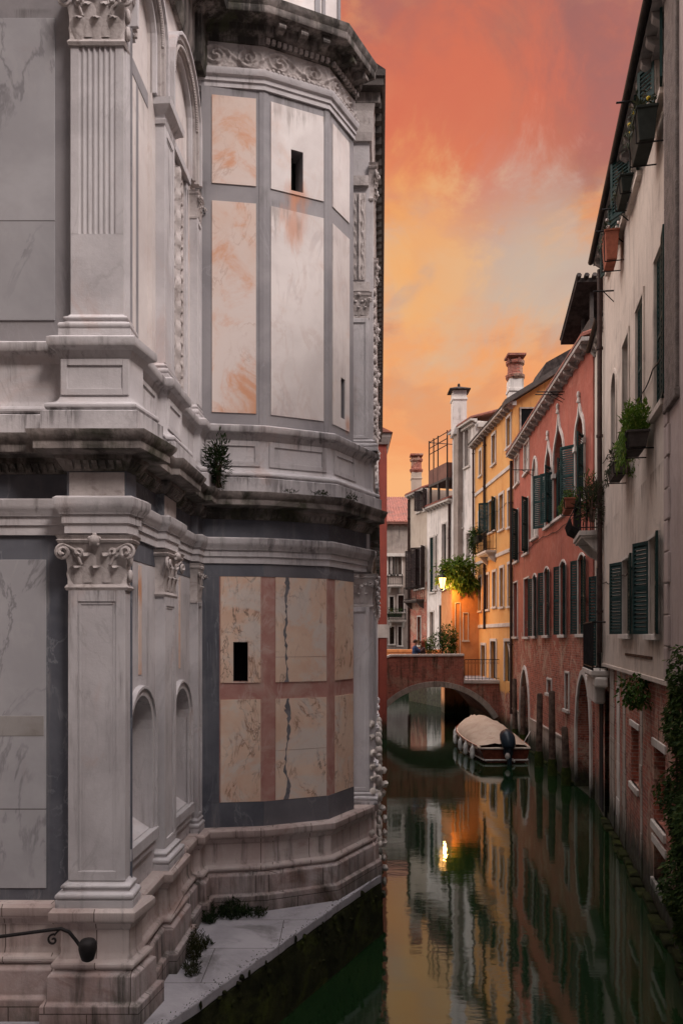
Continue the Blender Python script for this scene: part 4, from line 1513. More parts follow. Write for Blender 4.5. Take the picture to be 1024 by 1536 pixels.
# lower brick storey, set back a hand's breadth
FBL = FBG.off(-.10)
lo = ops_px(FBL, [(904, 1035, 913, 1200), (946, 1092, 957, 1178), (980, 1125, 997, 1240), (980, 1275, 997, 1330)], .3)
lo[0].z0 = .15
b = MB()
wall_grid(b, FBL, 0, FBL.L, -.5, 3.94, lo)
b.build('brick_wall', M['brick'], BH)
for i, o in enumerate(lo):
    b = MB()
    b.add([FBL.pt(x, z, -.28) for x, z in o.outline()], [(0, 1, 2, 3)])
    b.build('water_door' if i == 0 else 'bricked_window', M['black' if i == 0 else 'basestone' if i == 1 else 'brick'], BH)
for o, e in zip(lo[1:], (.12, .14, .14)):
    b = MB()
    b.fbox(FBL, o.a0 - .1, o.a1 + .1, o.z1, o.z1 + e, -.05, .03)
    b.fbox(FBL, o.a0 - .08, o.a1 + .08, o.z0 - e, o.z0, -.05, .05)
    b.build('lintel', M['trim'], BH, bevel=.012)
for x0, x1, mt in ((915, 921, 'basestone'), (925, 929, 'trim'), (934, 938, 'basestone'), (960, 963, 'basestone')):
    a, c = sorted((FBL.px(x0, 1000)[0], FBL.px(x1, 1000)[0]))
    b = MB()
    n = 9
    for k in range(n):
        z0 = .1 + k * .42
        b.fbox(FBL, a + rng.uniform(-.05, .05), c + rng.uniform(-.05, .05), z0, z0 + .42, -.02, .012 + rng.uniform(0, .012))
    b.build('stone_pier', M[mt], BH, bevel=.01)
b = MB()
b.fbox(FBG, -.01, FBG.L + .01, 3.86, 3.94, -.2, .035)
b.build('string_course', M['beige'], BH, bevel=.01)
b = MB()
a, c = FBG.px(938, 985)[0], FBG.px(978, 985)[0]
b.fbox(FBG, min(a, c), max(a, c), 4.22, 4.27, -.01, .02)
b.build('iron_tie', M['rust'], BH)
b = MB()
for k in range(18):
    s = k * .48
    b.fbox(FBG, s, s + .47, -.5, .07 + .04 * math.sin(k * 2.1), -.1, .07 + .05 * math.sin(k * 1.3))
b.build('foundation_step', M['mosswall'], BH, bevel=.03)
pipe(BH, FBG, FBG.L - .16, 4.2, 13.8, .065, .1)
for px_, py_, l in ((957, 150, .5), (908, 436, .45), (922, 345, .55), (930, 312, .5)):
    k, z = FBG.px(px_ + 12, py_)
    rod(BH, FBG, k, z, l)

CH2 = thing('townhouse', 'narrow cream house with iron balconies squeezed between the red palazzo and beige house', 'house', base(FCR, 1.2))
co_ = ops_px(FCR, [(894, 620, 900, 690), (893, 850, 900, 1000)])
lowd = Op(.35, 2.1, .1, 3.1, 'flat', .4)
FC2 = FCR.off(-.04)
co_.append(Op(.25, .85, 7.35, 9.6))
shell(CH2, FC2, 0, FCR.L, 3.6, 12.6, 7, M['creamwall'], co_)
b = MB()
wall_grid(b, FC2, 0, FCR.L, -.5, 3.6, [])
b.build('brick_wall', M['brick'], CH2)
for o in co_:
    window(CH2, FC2, o, 'frame', .03, .07, False, 'glass', trim_mat='creamwall')
shutter(CH2, FC2, co_[1].a0, co_[1].z0, co_[1].z1 - .2, .4, -1, 15, 'shutterb')
shutter(CH2, FC2, co_[1].a1, co_[1].z0, co_[1].z1 - .2, .4, 1, 25, 'shutter')
eaves(CH2, FC2, 0, FCR.L, 12.6, .14, 'eave', .6, True, 'iron', depth=7, tile='tiledark')


def balcony(root, fr, a0, a1, z, out, hgt, step=.12, brackets=True, mat='trim', bow=False):
    b = MB()
    b.fbox(fr, a0, a1, z - .12, z, -.05, out)
    b.fbox(fr, a0 + .04, a1 - .04, z - .18, z - .12, -.05, out - .05)
    if brackets:
        for a in (a0 + .12, a1 - .26):
            pr = [(0, z - .62), (out * .35, z - .5), (out * .8, z - .2), (out * .8, z - .18), (0, z - .18)]
            b.prism([fr.pt(a, zz, t) for t, zz in pr], fr.pt(a + .14, 0, 0) - fr.pt(a, 0, 0))
    bl = b.build('balcony', M[mat], root, bevel=.012)
    p = [fr.pt(a0 + .03, 0, 0), fr.pt(a0 + .03, 0, out - .04), fr.pt(a1 - .03, 0, out - .04), fr.pt(a1 - .03, 0, 0)]
    railing(bl, [(q.x, q.y) for q in p], z, z + hgt, step)
    return bl


bl = balcony(CH2, FC2, .05, 2.0, 7.30, .62, .98)
# bellied rails of the upper balcony
b = MB()
for k in range(14):
    a = .08 + k * 1.84 / 13
    b.tube([FC2.pt(a, 7.32, .60), FC2.pt(a, 7.42, .78), FC2.pt(a, 7.62, .84), FC2.pt(a, 7.85, .74), FC2.pt(a, 8.1, .60), FC2.pt(a, 8.27, .60)], .013, 5)
for k in range(7):
    t = .05 + .55 * k / 6
    b.tube([FC2.pt(2.0 + x, z, t) for x, z in ((0, 7.32), (.14, 7.42), (.18, 7.62), (.12, 7.85), (0, 8.1), (0, 8.27))], .013, 5)
b.build('bellied_bars', M['iron'], bl)
bl2 = balcony(CH2, FC2, -.55, 1.95, 3.76, .38, 1.2, brackets=False)
b = MB()
b.fbox(FC2, .0, 2.1, 2.9, 3.55, -.02, .25)
b.fbox(FC2, -.6, 0, 3.35, 3.6, -.02, .30)
b.build('balcony_support', M['trim'], CH2, bevel=.05)
b = MB()
b.fbox(FC2, .3, 1.1, .1, 2.9, -.02, .02)
b.build('water_door', M['black'], CH2)

PH = thing('townhouse', 'pinkish grey house behind the ivy, nearest on the right bank', 'house', base(FPK, 6))
FPK2 = FPK.off(.05)
shell(PH, FPK2, 0, FPK.L, 3.93, 13.95, 7, M['pinkwall'], [])
FPK3 = FPK.off(-.06)
b = MB()
wall_grid(b, FPK3, 0, FPK.L, -.5, 3.94, [])
b.build('brick_wall', M['brick'], PH)
b = MB()
for k in range(20):
    z0 = 4.0 + k * .46
    w = .34 if k % 2 else .26
    b.fbox(FPK2, FPK.L - w, FPK.L + .001, z0, z0 + .45, -.02, .035)
b.build('quoin', M['pinkwall'], PH, bevel=.02)
b = MB()
for k in range(15):
    s = k * .48
    b.fbox(FPK, s, s + .47, -.5, .07 + .04 * math.sin(k * 2.1), -.1, .07 + .05 * math.sin(k * 1.3))
b.build('foundation_step', M['mosswall'], PH, bevel=.03)
eaves(PH, FPK2, 0, FPK.L - .03, 14.0, .22, 'eavegrey', .5, True, 'iron', depth=7, tile='tiledark', cw=.075, ch=.2)
b = MB()
b.fbox(FPK2, FPK.L - .95, FPK.L - .12, 8.0, 13.9, -.02, .05)
b.fbox(FPK2, FPK.L - .98, FPK.L - .09, 7.85, 8.0, -.02, .07)
b.build('rough_flue', M['rough'], PH, bevel=.02)

b = MB()
b.prism([(3.45, 4.95, -.5), (3.75, -10, -.5), (11, -10, -.5), (11, 4.95, -.5)], (0, 0, 13.6))  # unseen block added beside the viewer to keep sun off the lower church
b.build('shade_block', M['pinkwall'], PH)

# ---- red palazzo
FR = F((7.10, 22.62), (8.0, 37.4), -1)
RP = thing('palazzo', 'red stuccoed gothic palazzo with pointed windows and green shutters over worn brick', 'house', base(FR, 7))
gothic = ops_px(FR, [(863, 606, 876, 752, 'ogee'), (830, 622, 846, 776, 'ogee'), (818, 662, 827, 788, 'ogee')], .22)
lanc = ops_px(FR, [(798, 688, 806, 806, 'lancet')], .06)
shw = ops_px(FR, [(785, 750, 792, 830), (771, 767, 777, 842)], .12)
wht = ops_px(FR, [(786, 664, 793, 708), (772, 684, 778, 726)], .1)
lowr = ops_px(FR, [(867, 832, 877, 951, 'segment'), (840, 842, 848, 952, 'segment'), (816, 852, 823, 953, 'segment'), (799, 862, 804, 954, 'segment'), (786, 868, 793, 955), (770, 874, 776, 955)], .2)
gar = ops_px(FR, [(865, 1012, 886, 1150, 'lancet'), (780, 1004, 794, 1100, 'lancet'), (757, 968, 767, 1088, 'lancet')], .5)
for o in gar:
    o.z0 = .02
smw = ops_px(FR, [(848, 1010, 853, 1064), (821, 1020, 827, 1040)], .25)
for o, zz in zip(gar, (3.75, 3.6, 3.9)):
    pass
allo = gothic + lanc + shw + wht + lowr + gar + smw
shell(RP, FR, 0, FR.L, -.5, 12.95, 7, M['redwall'], allo)
for o in gothic:
    w = window(RP, FR, o, 'frame', .05, .13, True, 'glass', bars=3)
    b = MB()                                         # finial over the pointed head
    b.blob(FR.pt((o.a0 + o.a1) / 2, o.z1 + .28, .05), (.06, .06, .12), 8, 6)
    b.tube([FR.pt((o.a0 + o.a1) / 2, o.z1 + .05, .04), FR.pt((o.a0 + o.a1) / 2, o.z1 + .26, .05)], [.08, .03], 6)
    for sg in (o.a0, o.a1):                            # capitals where the head springs
        b.fbox(FR, sg - .17, sg + .08, o.z1 - 1.1 * (o.a1 - o.a0) - .12, o.z1 - 1.1 * (o.a1 - o.a0) + .04, -.04, .09)
    b.build('finial', M['trim'], w, bevel=.008)
    zs = o.z1 - 1.1 * (o.a1 - o.a0)
    ww = min(.55, (o.a1 - o.a0) * .5)
    closed_shutters(RP, FR, Op(o.a0, o.a1, o.z0, zs + .1), t=-.12)
    shutter(RP, FR, o.a0 - .02, o.z0, zs + .15, ww, -1, 30)
    shutter(RP, FR, o.a1 + .02, o.z0, zs + .15, ww, 1, 42)
for o in lanc:
    w = window(RP, FR, o, 'shutterw', .05, .12, True, 'whitewall')
for o in shw:
    window(RP, FR, o, 'framedark', .03, .06, True, 'black')
    closed_shutters(RP, FR, o)
    shutter(RP, FR, o.a0, o.z0, o.z1, .5, -1, 35)
for o in wht:
    window(RP, FR, o, 'shutterw', .04, .08, True, 'whitewall')
for i, o in enumerate(lowr):
    window(RP, FR, o, 'framedark', .035, .07, True, 'black', bars=2)
    ww = (o.a1 - o.a0) * .5
    if i < 4:
        closed_shutters(RP, FR, o, t=-.1)
        shutter(RP, FR, o.a0 - .02, o.z0, o.z1 - .12, ww, -1, 9 + 5 * (i % 2))
        shutter(RP, FR, o.a1 + .02, o.z0, o.z1 - .12, ww, 1, 18)
for o in gar:
    b = MB()
    b.add([FR.pt(x, z, -.48) for x, z in o.outline()], [tuple(range(len(o.outline())))])
    d = b.build('water_gate', M['framedark'], RP)
    b = MB()
    ring(b, FR, o, .16, -.02, .06)
    b.build('gate_arch', M['trim'], d, bevel=.01)
    b = MB()
    b.fbox(FR, o.a0 + .02, o.a1 - .02, o.z0 + (o.z1 - o.z0) * .62, o.z0 + (o.z1 - o.z0) * .62 + .08, -.45, -.36)
    for k in range(9):
        a = o.a0 + .1 + k * (o.a1 - o.a0 - .2) / 8
        b.tube([FR.pt(a, .05, -.4), FR.pt(a, o.z1 - .5, -.4)], .016, 5)
    b.build('grille', M['iron'], d)
for o in smw:
    window(RP, FR, o, 'framedark', .04, .07, True, 'black')
b = MB()
cuts = sorted([(o.a0 - .18, o.a1 + .18) for o in gar])
s = 3.4
segs = []
for c0, c1 in cuts:
    if c0 > s:
        segs.append((s, c0))
    s = max(s, c1)
segs.append((s, FR.L))
for s0, s1 in segs:
    if s1 > s0 + .05:
        b.fbox(FR, s0, s1, -.5, 1.22, -.03, .05)
        b.fbox(FR, s0, s1, 1.22, 1.30, -.03, .08)
b.build('stone_base', M['basestone'], RP, bevel=.012)
b = MB()
for k in range(26):
    s = k * .57
    if any(o.a0 - .3 < s < o.a1 for o in gar):
        continue
    b.fbox(FR, s, s + .56, -.5, .06 + .05 * math.sin(k * 2.3), -.1, .13 + .05 * math.sin(k * 1.7))
b.build('foundation_step', M['mosswall'], RP, bevel=.03)
eaves(RP, FR, 0, FR.L, 13.0, .34, 'eave', .72, True, None, depth=8, tile='tile')
pipe(RP, FR, FR.L - .12, 1, 12.8, .07, .1)
for px_, py_ in ((843, 592), (846, 588), (800, 705)):
    k, z = FR.px(px_, py_)
    rod(RP, FR, k, z, .9, 'iron_bracket')
# covered roof lookout at the near end of the palazzo roof
b = MB()
b.fbox(FR, .35, 1.5, 13.05, 13.75, -1.5, .0)
for a in (.4, 1.4):
    for t in (-.06, -1.4):
        b.fbox(FR, a - .05, a + .05, 13.75, 14.5, t - .05, t + .05)
b.hexa([FR.pt(.4, 13.75, -1.45), FR.pt(1.45, 13.75, -1.45), FR.pt(1.45, 13.75, -1.4), FR.pt(.4, 13.75, -1.4), FR.pt(.4, 14.6, -1.45), FR.pt(1.45, 14.1, -1.45), FR.pt(1.45, 14.1, -1.4), FR.pt(.4, 14.6, -1.4)])
dm = b.build('roof_lookout', M['eavedark'], RP, bevel=.01)
b = MB()
b.hexa([FR.pt(.1, 14.68, -1.7), FR.pt(2.3, 13.7, -1.7), FR.pt(2.3, 13.7, .42), FR.pt(.1, 14.68, .42), FR.pt(.1, 14.80, -1.7), FR.pt(2.3, 13.82, -1.7), FR.pt(2.3, 13.82, .42), FR.pt(.1, 14.80, .42)])
for k in range(10):
    t = -1.6 + k * .22
    b.tube([FR.pt(.02, 14.86, t), FR.pt(2.3, 13.86, t)], .075, 6)
b.build('lookout_roof', M['tiledark'], dm, smooth=50)

# ---- ochre house
FY = F((8.0, 37.42), (7.6, 45.7), -1)
YH = thing('townhouse', 'ochre yellow house with pale window surrounds between red palazzo and bridge landing', 'house', base(FY, 4))
yw = ops_px(FY, [(760, 626, 766, 670), (738, 652, 743, 696), (719, 676, 722, 713), (749, 742, 755, 794), (762, 735, 767, 790), (733, 750, 743, 797), (718, 768, 722, 796), (750, 852, 755, 910), (739, 858, 744, 910), (762, 846, 767, 909),
                 (718, 866, 722, 916), (729, 862, 733, 914)], .16)
yd = ops_px(FY, [(757, 962, 765, 1018), (736, 962, 744, 1016), (722, 968, 728, 1012)], .16)
for o in yd:
    o.z0 = 2.44
shell(YH, FY, 0, FY.L, -.5, 15.4, 7, M['yellow'], yw + yd)
for i, o in enumerate(yw):
    if i == 5:
        window(YH, FY, o, 'framedark', .04, .08, True, 'black')
        shutter(YH, FY, o.a0, o.z0, o.z1, .55, -1, 30)
        shutter(YH, FY, o.a1, o.z0, o.z1, .55, 1, 60)
    else:
        window(YH, FY, o, 'frame', .045, .13, True, 'glass' if i % 3 else 'curtain')
for i, o in enumerate(yd):
    b = MB()
    b.add([FY.pt(x, z, -.14) for x, z in o.outline()], [(0, 1, 2, 3)])
    d = b.build('door', M['framedark' if i else 'shutter'], YH)
    b = MB()
    ring(b, FY, o, .14, -.02, .05)
    b.build('surround', M['trim'], d, bevel=.008)
for py0 in (700, 825, 937):
    _, z = FY.px(765, py0)
    b = MB()
    b.fbox(FY, 0, FY.L, z - .09, z + .09, -.03, .06)
    b.build('string_course', M['trim'], YH, bevel=.01)
eaves(YH, FY, -.3, FY.L + .2, 15.45, .36, 'eave', .6, True, None, depth=7, tile='tiledark', slope=.6)
pipe(YH, FY, FY.px(729, 800)[0], 5, 15.3, .075, .11)
pipe(YH, FY, FY.L - .1, 3, 15.3, .06, .11)
k, z = FY.px(737, 828)
balcony(YH, FY, k - 1.0, k + 1.1, z, .55, .95, .14)
# gable end seen over the palazzo roof
GE = F((8.0, 37.40), (15.0, 37.40), 1)
b = MB()
b.add([GE.pt(0, 12, .0), GE.pt(7, 12, .0), GE.pt(7, 15.6, .0), GE.pt(3.5, 17.75, .0), GE.pt(0, 15.55, .0)], [(0, 1, 2, 3, 4)])
ge = b.build('gable_wall', M['yellow'], YH)
b = MB()
b.fbox(GE, .38, .95, 14.15, 15.25, -.05, .012)
gw = b.build('window', M['black'], YH)
b = MB()
ring(b, GE, Op(.38, .95, 14.15, 15.25), .07, -.02, .05)
b.build('surround', M['frame'], gw)
b = MB()
for (x0, z0, x1, z1) in ((-.45, 15.32, 3.5, 17.77),):
    b.prism([GE.pt(x0, z0, .42), GE.pt(x1, z1, .42), GE.pt(x1, z1 + .26, .42), GE.pt(x0, z0 + .26, .42)], GE.pt(0, 0, -.3) - GE.pt(0, 0, .42))
b.build('barge_board', M['eavedark'], YH)
b = MB()
b.prism([(9.1, 37.2, 16.5), (11.2, 37.2, 17.6), (11.2, 37.2, 18.3), (9.5, 37.2, 17.35)], (0, 2.2, 0))
b.build('roof_dormer', M['tiledark'], YH)
p = at(772, 600, 42.5)
chimney(YH, p.x, p.y, 15.2, at(0, 571, 42.5).z, .75, 'whitewall', 'pot')

# ---- low orange annex that carries the lamp and the hanging garden
AN = thing('annex', 'low orange plastered annex glowing under the street lamp at the end of the bridge', 'house', (7, 45, 0))
FAN = F((6.16, 44.6), (7.72, 44.6), 1)
ad = [Op(*FAN.rect(695, 920, 701, 960), 'flat', .15), Op(*FAN.rect(683, 905, 689, 985), 'flat', .15)]
b = MB()
wall_grid(b, FAN, 0, FAN.L, 2.43, 7.45, ad)
b.build('wall', M['orangewall'], AN)
b = MB()
b.box(6.162, 7.715, 44.63, 47.9, 2.43, 7.44)
b.box(6.162, 7.715, 47.9, 49.5, -.4, 7.44)
b.build('side_wall', M['orangewall'], AN)
for o in ad:
    window(AN, FAN, o, 'framedark', .03, .05, True, 'black')
b = MB()
b.box(6.0, 7.75, 44.45, 49.5, 7.45, 7.6)
b.box(6.05, 7.75, 44.5, 49.5, 7.35, 7.45)
b.build('terrace_slab', M['trim'], AN, bevel=.02)

# ---- white tower house
FT = F((7.83, 47.0), (6.97, 50.4), -1)
FTS = F((7.83, 47.0), (10.5, 47.0), 1)
TH = thing('townhouse', 'tall white stuccoed house with a chimney breast up its front, behind the hanging garden', 'house', base(FT, 2))
tw = ops_px(FT, [(697, 642, 703, 700), (689, 770, 694, 792, 'round'), (683, 803, 688, 870), (700, 800, 705, 862), (699, 880, 704, 945)], .2)
shell(TH, FT, 0, FT.L, -.5, 17.3, 5.5, M['whitewall'], tw)
for i, o in enumerate(tw):
    window(TH, FT, o, 'frame', .05, .12, True, 'black' if i == 0 else 'glass')
a, c = sorted((FT.px(687, 700)[0], FT.px(694, 700)[0]))
b = MB()
b.fbox(FT, a, c, 9, 17.3, -.02, .32)
b.prism([FT.pt(a, 9, 0), FT.pt(a, 8.3, 0), FT.pt(a, 9, .32)], FT.pt(c, 0, 0) - FT.pt(a, 0, 0))
b.build('chimney_breast', M['farstone'], TH, bevel=.02)
eaves(TH, FT, -.1, FT.L, 17.3, .35, 'trim', .5, False, None, depth=5.5, tile='tile', slope=.3)
for zz, tt in ((17.15, .16), (9.0, .09), (7.9, .07)):
    b = MB()
    b.fbox(FT, 0, FT.L, zz - .08, zz + .08, -.02, tt)
    b.build('string_course', M['trim'], TH, bevel=.01)
b = MB()
b.box(8.0, 9.5, 46.85, 47.02, 16.9, 17.15)
b.build('string_course', M['trim'], TH)
p = at(690, 620, 49.0)
chimney(TH, p.x - .05, p.y + .3, 17.0, at(0, 586, 49).z, .85, 'whitewall', 'cap')

# ---- white house with roof terrace
FWH = F((6.97, 50.4), (5.8, 54.3), -1)
WH = thing('townhouse', 'pale house with a ragged gable and a wooden roof terrace beyond the bridge', 'house', base(FWH, 2))
ww_ = ops_px(FWH, [(663, 786, 669, 872), (645, 806, 652, 888), (651, 804, 655, 884), (659, 908, 665, 965), (645, 918, 650, 966), (672, 792, 676, 850)], .2)
shell(WH, FWH, 0, FWH.L, -.5, 13.2, 6, M['whitewall'], ww_)
for i, o in enumerate(ww_):
    window(WH, FWH, o, 'framedark', .04, .1, True, 'black')
    if i in (1, 2, 3):
        closed_shutters(WH, FWH, o, 'shutterb' if i == 2 else 'shutter')
eaves(WH, FWH, 0, FWH.L, 13.2, .35, 'trim', .5, True, None, depth=6, tile='tile')
# altana
b = MB()
ax0, ax1 = .1, 3.0
b.fbox(FWH, ax0, ax1, 14.5, 14.65, -2.2, .35)
for a in (ax0 + .1, (ax0 + ax1) / 2, ax1 - .1):
    for t in (.25, -2.0):
        b.fbox(FWH, a - .07, a + .07, 13.2, 14.5, t - .07, t + .07)
al = b.build('roof_terrace', M['eavedark'], WH)
b = MB()
b.fbox(FWH, ax0, ax1, 14.65, 15.6, .27, .33)
b.fbox(FWH, ax0, ax0 + .06, 14.65, 15.6, -2.2, .27)
b.fbox(FWH, ax1 - .06, ax1, 14.65, 15.6, -2.2, .27)
b.build('terrace_boards', M['farbrown'], al)
b = MB()
for a in (ax0, ax1 - 1.45, ax1 - .75, ax1):
    b.tube([FWH.pt(a, 14.65, .3), FWH.pt(a, 17.6, .3)], .045, 6)
    b.tube([FWH.pt(a, 14.65, -2.15), FWH.pt(a, 17.6, -2.15)], .045, 6)
for zz in (16.7, 17.1, 17.5):
    b.tube([FWH.pt(ax0, zz, .3), FWH.pt(ax1, zz, .3)], .03, 5)
    b.tube([FWH.pt(ax0, zz, -2.15), FWH.pt(ax1, zz, -2.15)], .03, 5)
for a in (ax0, ax1):
    b.tube([FWH.pt(a, 17.5, .3), FWH.pt(a, 17.5, -2.15)], .03, 5)
b.build('terrace_frame', M['iron'], al)
pipe(WH, FWH, .25, 1, 13, .08, .1)

# ---- patched pale house with brick
FBH = F((5.8, 54.3), (4.84, 57.5), -1)
PO = thing('townhouse', 'old house of patched plaster over brick with brown shutters and a dark balcony', 'house', base(FBH, 1.5))
pw = ops_px(FBH, [(625, 741, 630, 768), (636, 735, 640, 765), (622, 825, 628, 884), (630, 820, 637, 882), (626, 925, 631, 968)], .2)
shell(PO, FBH, 0, FBH.L, -.5, 14.6, 6, M['paleold'], pw)
for i, o in enumerate(pw):
    window(PO, FBH, o, 'framedark', .04, .08, True, 'black')
    if i in (1, 2, 3):
        closed_shutters(PO, FBH, o, 'shutterb')
        shutter(PO, FBH, o.a0, o.z0, o.z1, .7, -1, 40, 'shutterb')
        shutter(PO, FBH, o.a1, o.z0, o.z1, .7, 1, 50, 'shutterb')
eaves(PO, FBH, 0, FBH.L, 14.6, .35, 'eave', .5, True, None, depth=6, tile='tile')
_, z = FBH.px(625, 900)
balcony(PO, FBH, .5, 3.0, z, .6, .9, .12, mat='eavedark')
pipe(PO, FBH, 3.15, 1, 14.4, .08, .1)
p = at(622, 735, 57)
chimney(PO, p.x + .15, p.y + .6, 14.2, at(0, 707, 57).z, .7, 'paleold', 'pot')

# ---- houses closing the canal
FE = F((2.6, 64), (5.5, 64), 1)
EH = thing('townhouse', 'grey stone gothic house with small balconies closing the far end of the canal', 'house', (4.2, 64, 0))
FEe = FE
ew = [Op(*FEe.rect(*q), tp, .25) for q, tp in (((582, 832, 586, 862), 'round'), ((587, 832, 590, 862), 'round'), ((592, 832, 595, 862), 'round'), ((597, 835, 602, 862), 'flat'), ((584, 895, 590, 918), 'flat'),
                                               ((597, 893, 605, 918), 'flat'), ((584, 940, 591, 966), 'flat'), ((597, 940, 602, 968), 'flat'))]
shell(EH, FE, 0, FE.L, -.5, 13.6, 8, M['farstone'], ew)
for i, o in enumerate(ew):
    window(EH, FE, o, 'frame' if i < 4 else 'framedark', .06, .1, True, 'glass')
for (x0, x1, py) in ((581, 603, 878), (582, 608, 930)):
    a, c = FE.px(x0, py)[0], FE.px(x1, py)[0]
    balcony(EH, FE, a, c, FE.px(590, py)[1], .6, .85, .16)
b = MB()
b.fbox(FE, -1.0, FE.L, 11.0, 11.25, -.02, .3)
b.build('string_course', M['trim'], EH)
eaves(EH, FE, -1.2, FE.L + .4, 13.6, .4, 'farbrown', .5, True, None, depth=8, tile='tile', slope=.42)
EB = thing('townhouse', 'farthest red house whose tiled roof shows over the roof of the grey gothic front', 'house', (4, 76, 0))
FE2 = F((1.5, 76), (8.5, 76), 1)
shell(EB, FE2, 0, FE2.L, 0, 16.6, 8, M['farred'], [])
eaves(EB, FE2, -.2, FE2.L + .2, 16.6, .4, 'farbrown', .5, False, None, depth=8, tile='tile', slope=.4)

# ---- dark red house on the left bank, showing as a sliver past the church
FLR = F((-2, 36.2), (2.02, 36.2), 1)
FLK = F((2.02, 36.2), (2.05, 39.9), 1)
LR = thing('townhouse', 'dark red house on the left bank, a narrow slice past the church', 'house', (1, 37, 0))
shell(LR, FLR, 0, FLR.L, -.5, 13.3, 3.7, M['farred'], [])
b = MB()
wall_grid(b, FLK, 0, FLK.L, -.5, 13.3, [])
b.fbox(FLK, -.05, .35, -.4, 13.1, -.3, .03)
b.build('wall', M['farred'], LR)
b = MB()
b.sweep([(-.1, 4.55), (.08, 4.55), (.08, 5.15), (-.1, 5.15)], [(-2, 36.2), (2.02, 36.2), (2.05, 39.9)])
b.build('stone_band', M['trim'], LR)
b = MB()
b.sweep([(-.3, 13.3), (.08, 13.3), (.12, 13.4), (.2, 13.6), (.22, 13.75), (-.3, 13.8)], [(-2, 36.2), (2.02, 36.2), (2.05, 39.9)])
b.build('eaves', M['eave'], LR)
b = MB()
b.prism([(-2.2, 35.9, 13.78), (2.3, 35.9, 13.78), (0.0, 35.9, 14.9)], (0, 4.2, 0))
b.build('roof', M['tile'], LR)

# cables stapled along the fronts
for root, fr, a0, a1, z, sag in ((BH, FBG, .2, FBG.L - .2, 8.9, .05), (BH, FBG, 2.5, FBG.L - .2, 5.9, .03), (RP, FR, .3, FR.L - .3, 8.3, .05), (YH, FY, .2, FY.L - .3, 11.0, .05)):
    b = MB()
    n = 48
    b.tube([fr.pt(a0 + (a1 - a0) * k / n, z + .05 * math.sin(k * .31) - sag * abs(math.sin(k * math.pi / 6)), .03) for k in range(n + 1)], .012, 5)
    b.build('cable', M['iron'], root)
# ------------------------------------------------------------------ quay, bridge, boat, lamp, people, plants
EDGE = [(-5.6, .3), (-1.67, 7.64), (-.02, 11.1), (.36, 11.9), (.62, 12.40), (.62, 12.9)]
b = MB()
WORN = []
for (xa_, ya_), (xb_, yb_) in zip(EDGE, EDGE[1:]):
    m_ = max(1, int(math.hypot(xb_ - xa_, yb_ - ya_) / .13))
    for k in range(m_):
        WORN.append((xa_ + (xb_ - xa_) * k / m_ - abs(rng.gauss(0, .012)), ya_ + (yb_ - ya_) * k / m_ + abs(rng.gauss(0, .012))))
WORN.append(EDGE[-1])
b.prism([(x, y, .78) for x, y in WORN] + [(-8, 12.9, .78), (-8, .3, .78)], (0, 0, .12))
tag(b.build('quay', M['pave'], bevel=.015), kind='structure')
b = MB()
n = 60
pts = []
P = [Vector(p) for p in EDGE]
b.sweep([(-.4, -.6), (.0, -.6), (.03, .0), (.012, .5), (-.01, .77), (-.4, .77)], EDGE)
# lumps of weed hanging on the wall
for p, q in zip(P, P[1:]):
    L = (q - p).length
    d = (q - p).normalized()
    nn = Vector((d.y, -d.x))
    for k in range(int(L * 18)):
        s = rng.uniform(0, L)
        c = p + d * s + nn * .01
        z = rng.uniform(-.02, .86)
        b.blob((c.x, c.y, z), (rng.uniform(.015, .04), rng.uniform(.015, .04), rng.uniform(.02, .06)), 7, 5, jit=.25)
tag(b.build('quay_wall', M['mosswall'], smooth=60, merge=False), kind='structure')
b = MB()
for p, q in zip(P, P[1:]):
    L = (q - p).length
    d = (q - p).normalized()
    nn = Vector((d.y, -d.x))
    for k in range(int(L * 60)):
        s = rng.uniform(0, L)
        c = p + d * s - nn * abs(rng.gauss(0, .07))
        b.leaf((c.x, c.y, .895), Vector((rng.gauss(0, .5) + nn.x * .3, rng.gauss(0, .5) + nn.y * .3, rng.uniform(.1, 1))), Vector((0, 0, 1)), rng.uniform(.015, .035), .012)
tag(b.build('moss', M['moss'], merge=False), kind='stuff')

# ---- bridge
BRX0, BRX1, BRY0, BRY1 = 1.55, 6.12, 40.0, 48.0
BR = thing('bridge', 'low brick canal bridge with a stone rimmed arch and iron railing at its right end', 'bridge', (4.6, 41.5, 0))
FBR = F((BRX0, BRY0), (8.0, BRY0), 1)
AX, RISE, HALF, SPR = 4.72, 1.62, 2.88, .48
RAD = (HALF ** 2 + RISE ** 2) / (2 * RISE)
CZ = SPR + RISE - RAD
an0 = math.asin(HALF / RAD)
curve = []
NA = 36
for i in range(NA + 1):
    t = -an0 + 2 * an0 * i / NA
    curve.append((AX + RAD * math.sin(t), CZ + RAD * math.cos(t)))


def deck(x):
    return 2.66 - .05 * max(0, 2.3 - x) ** 2 * 8


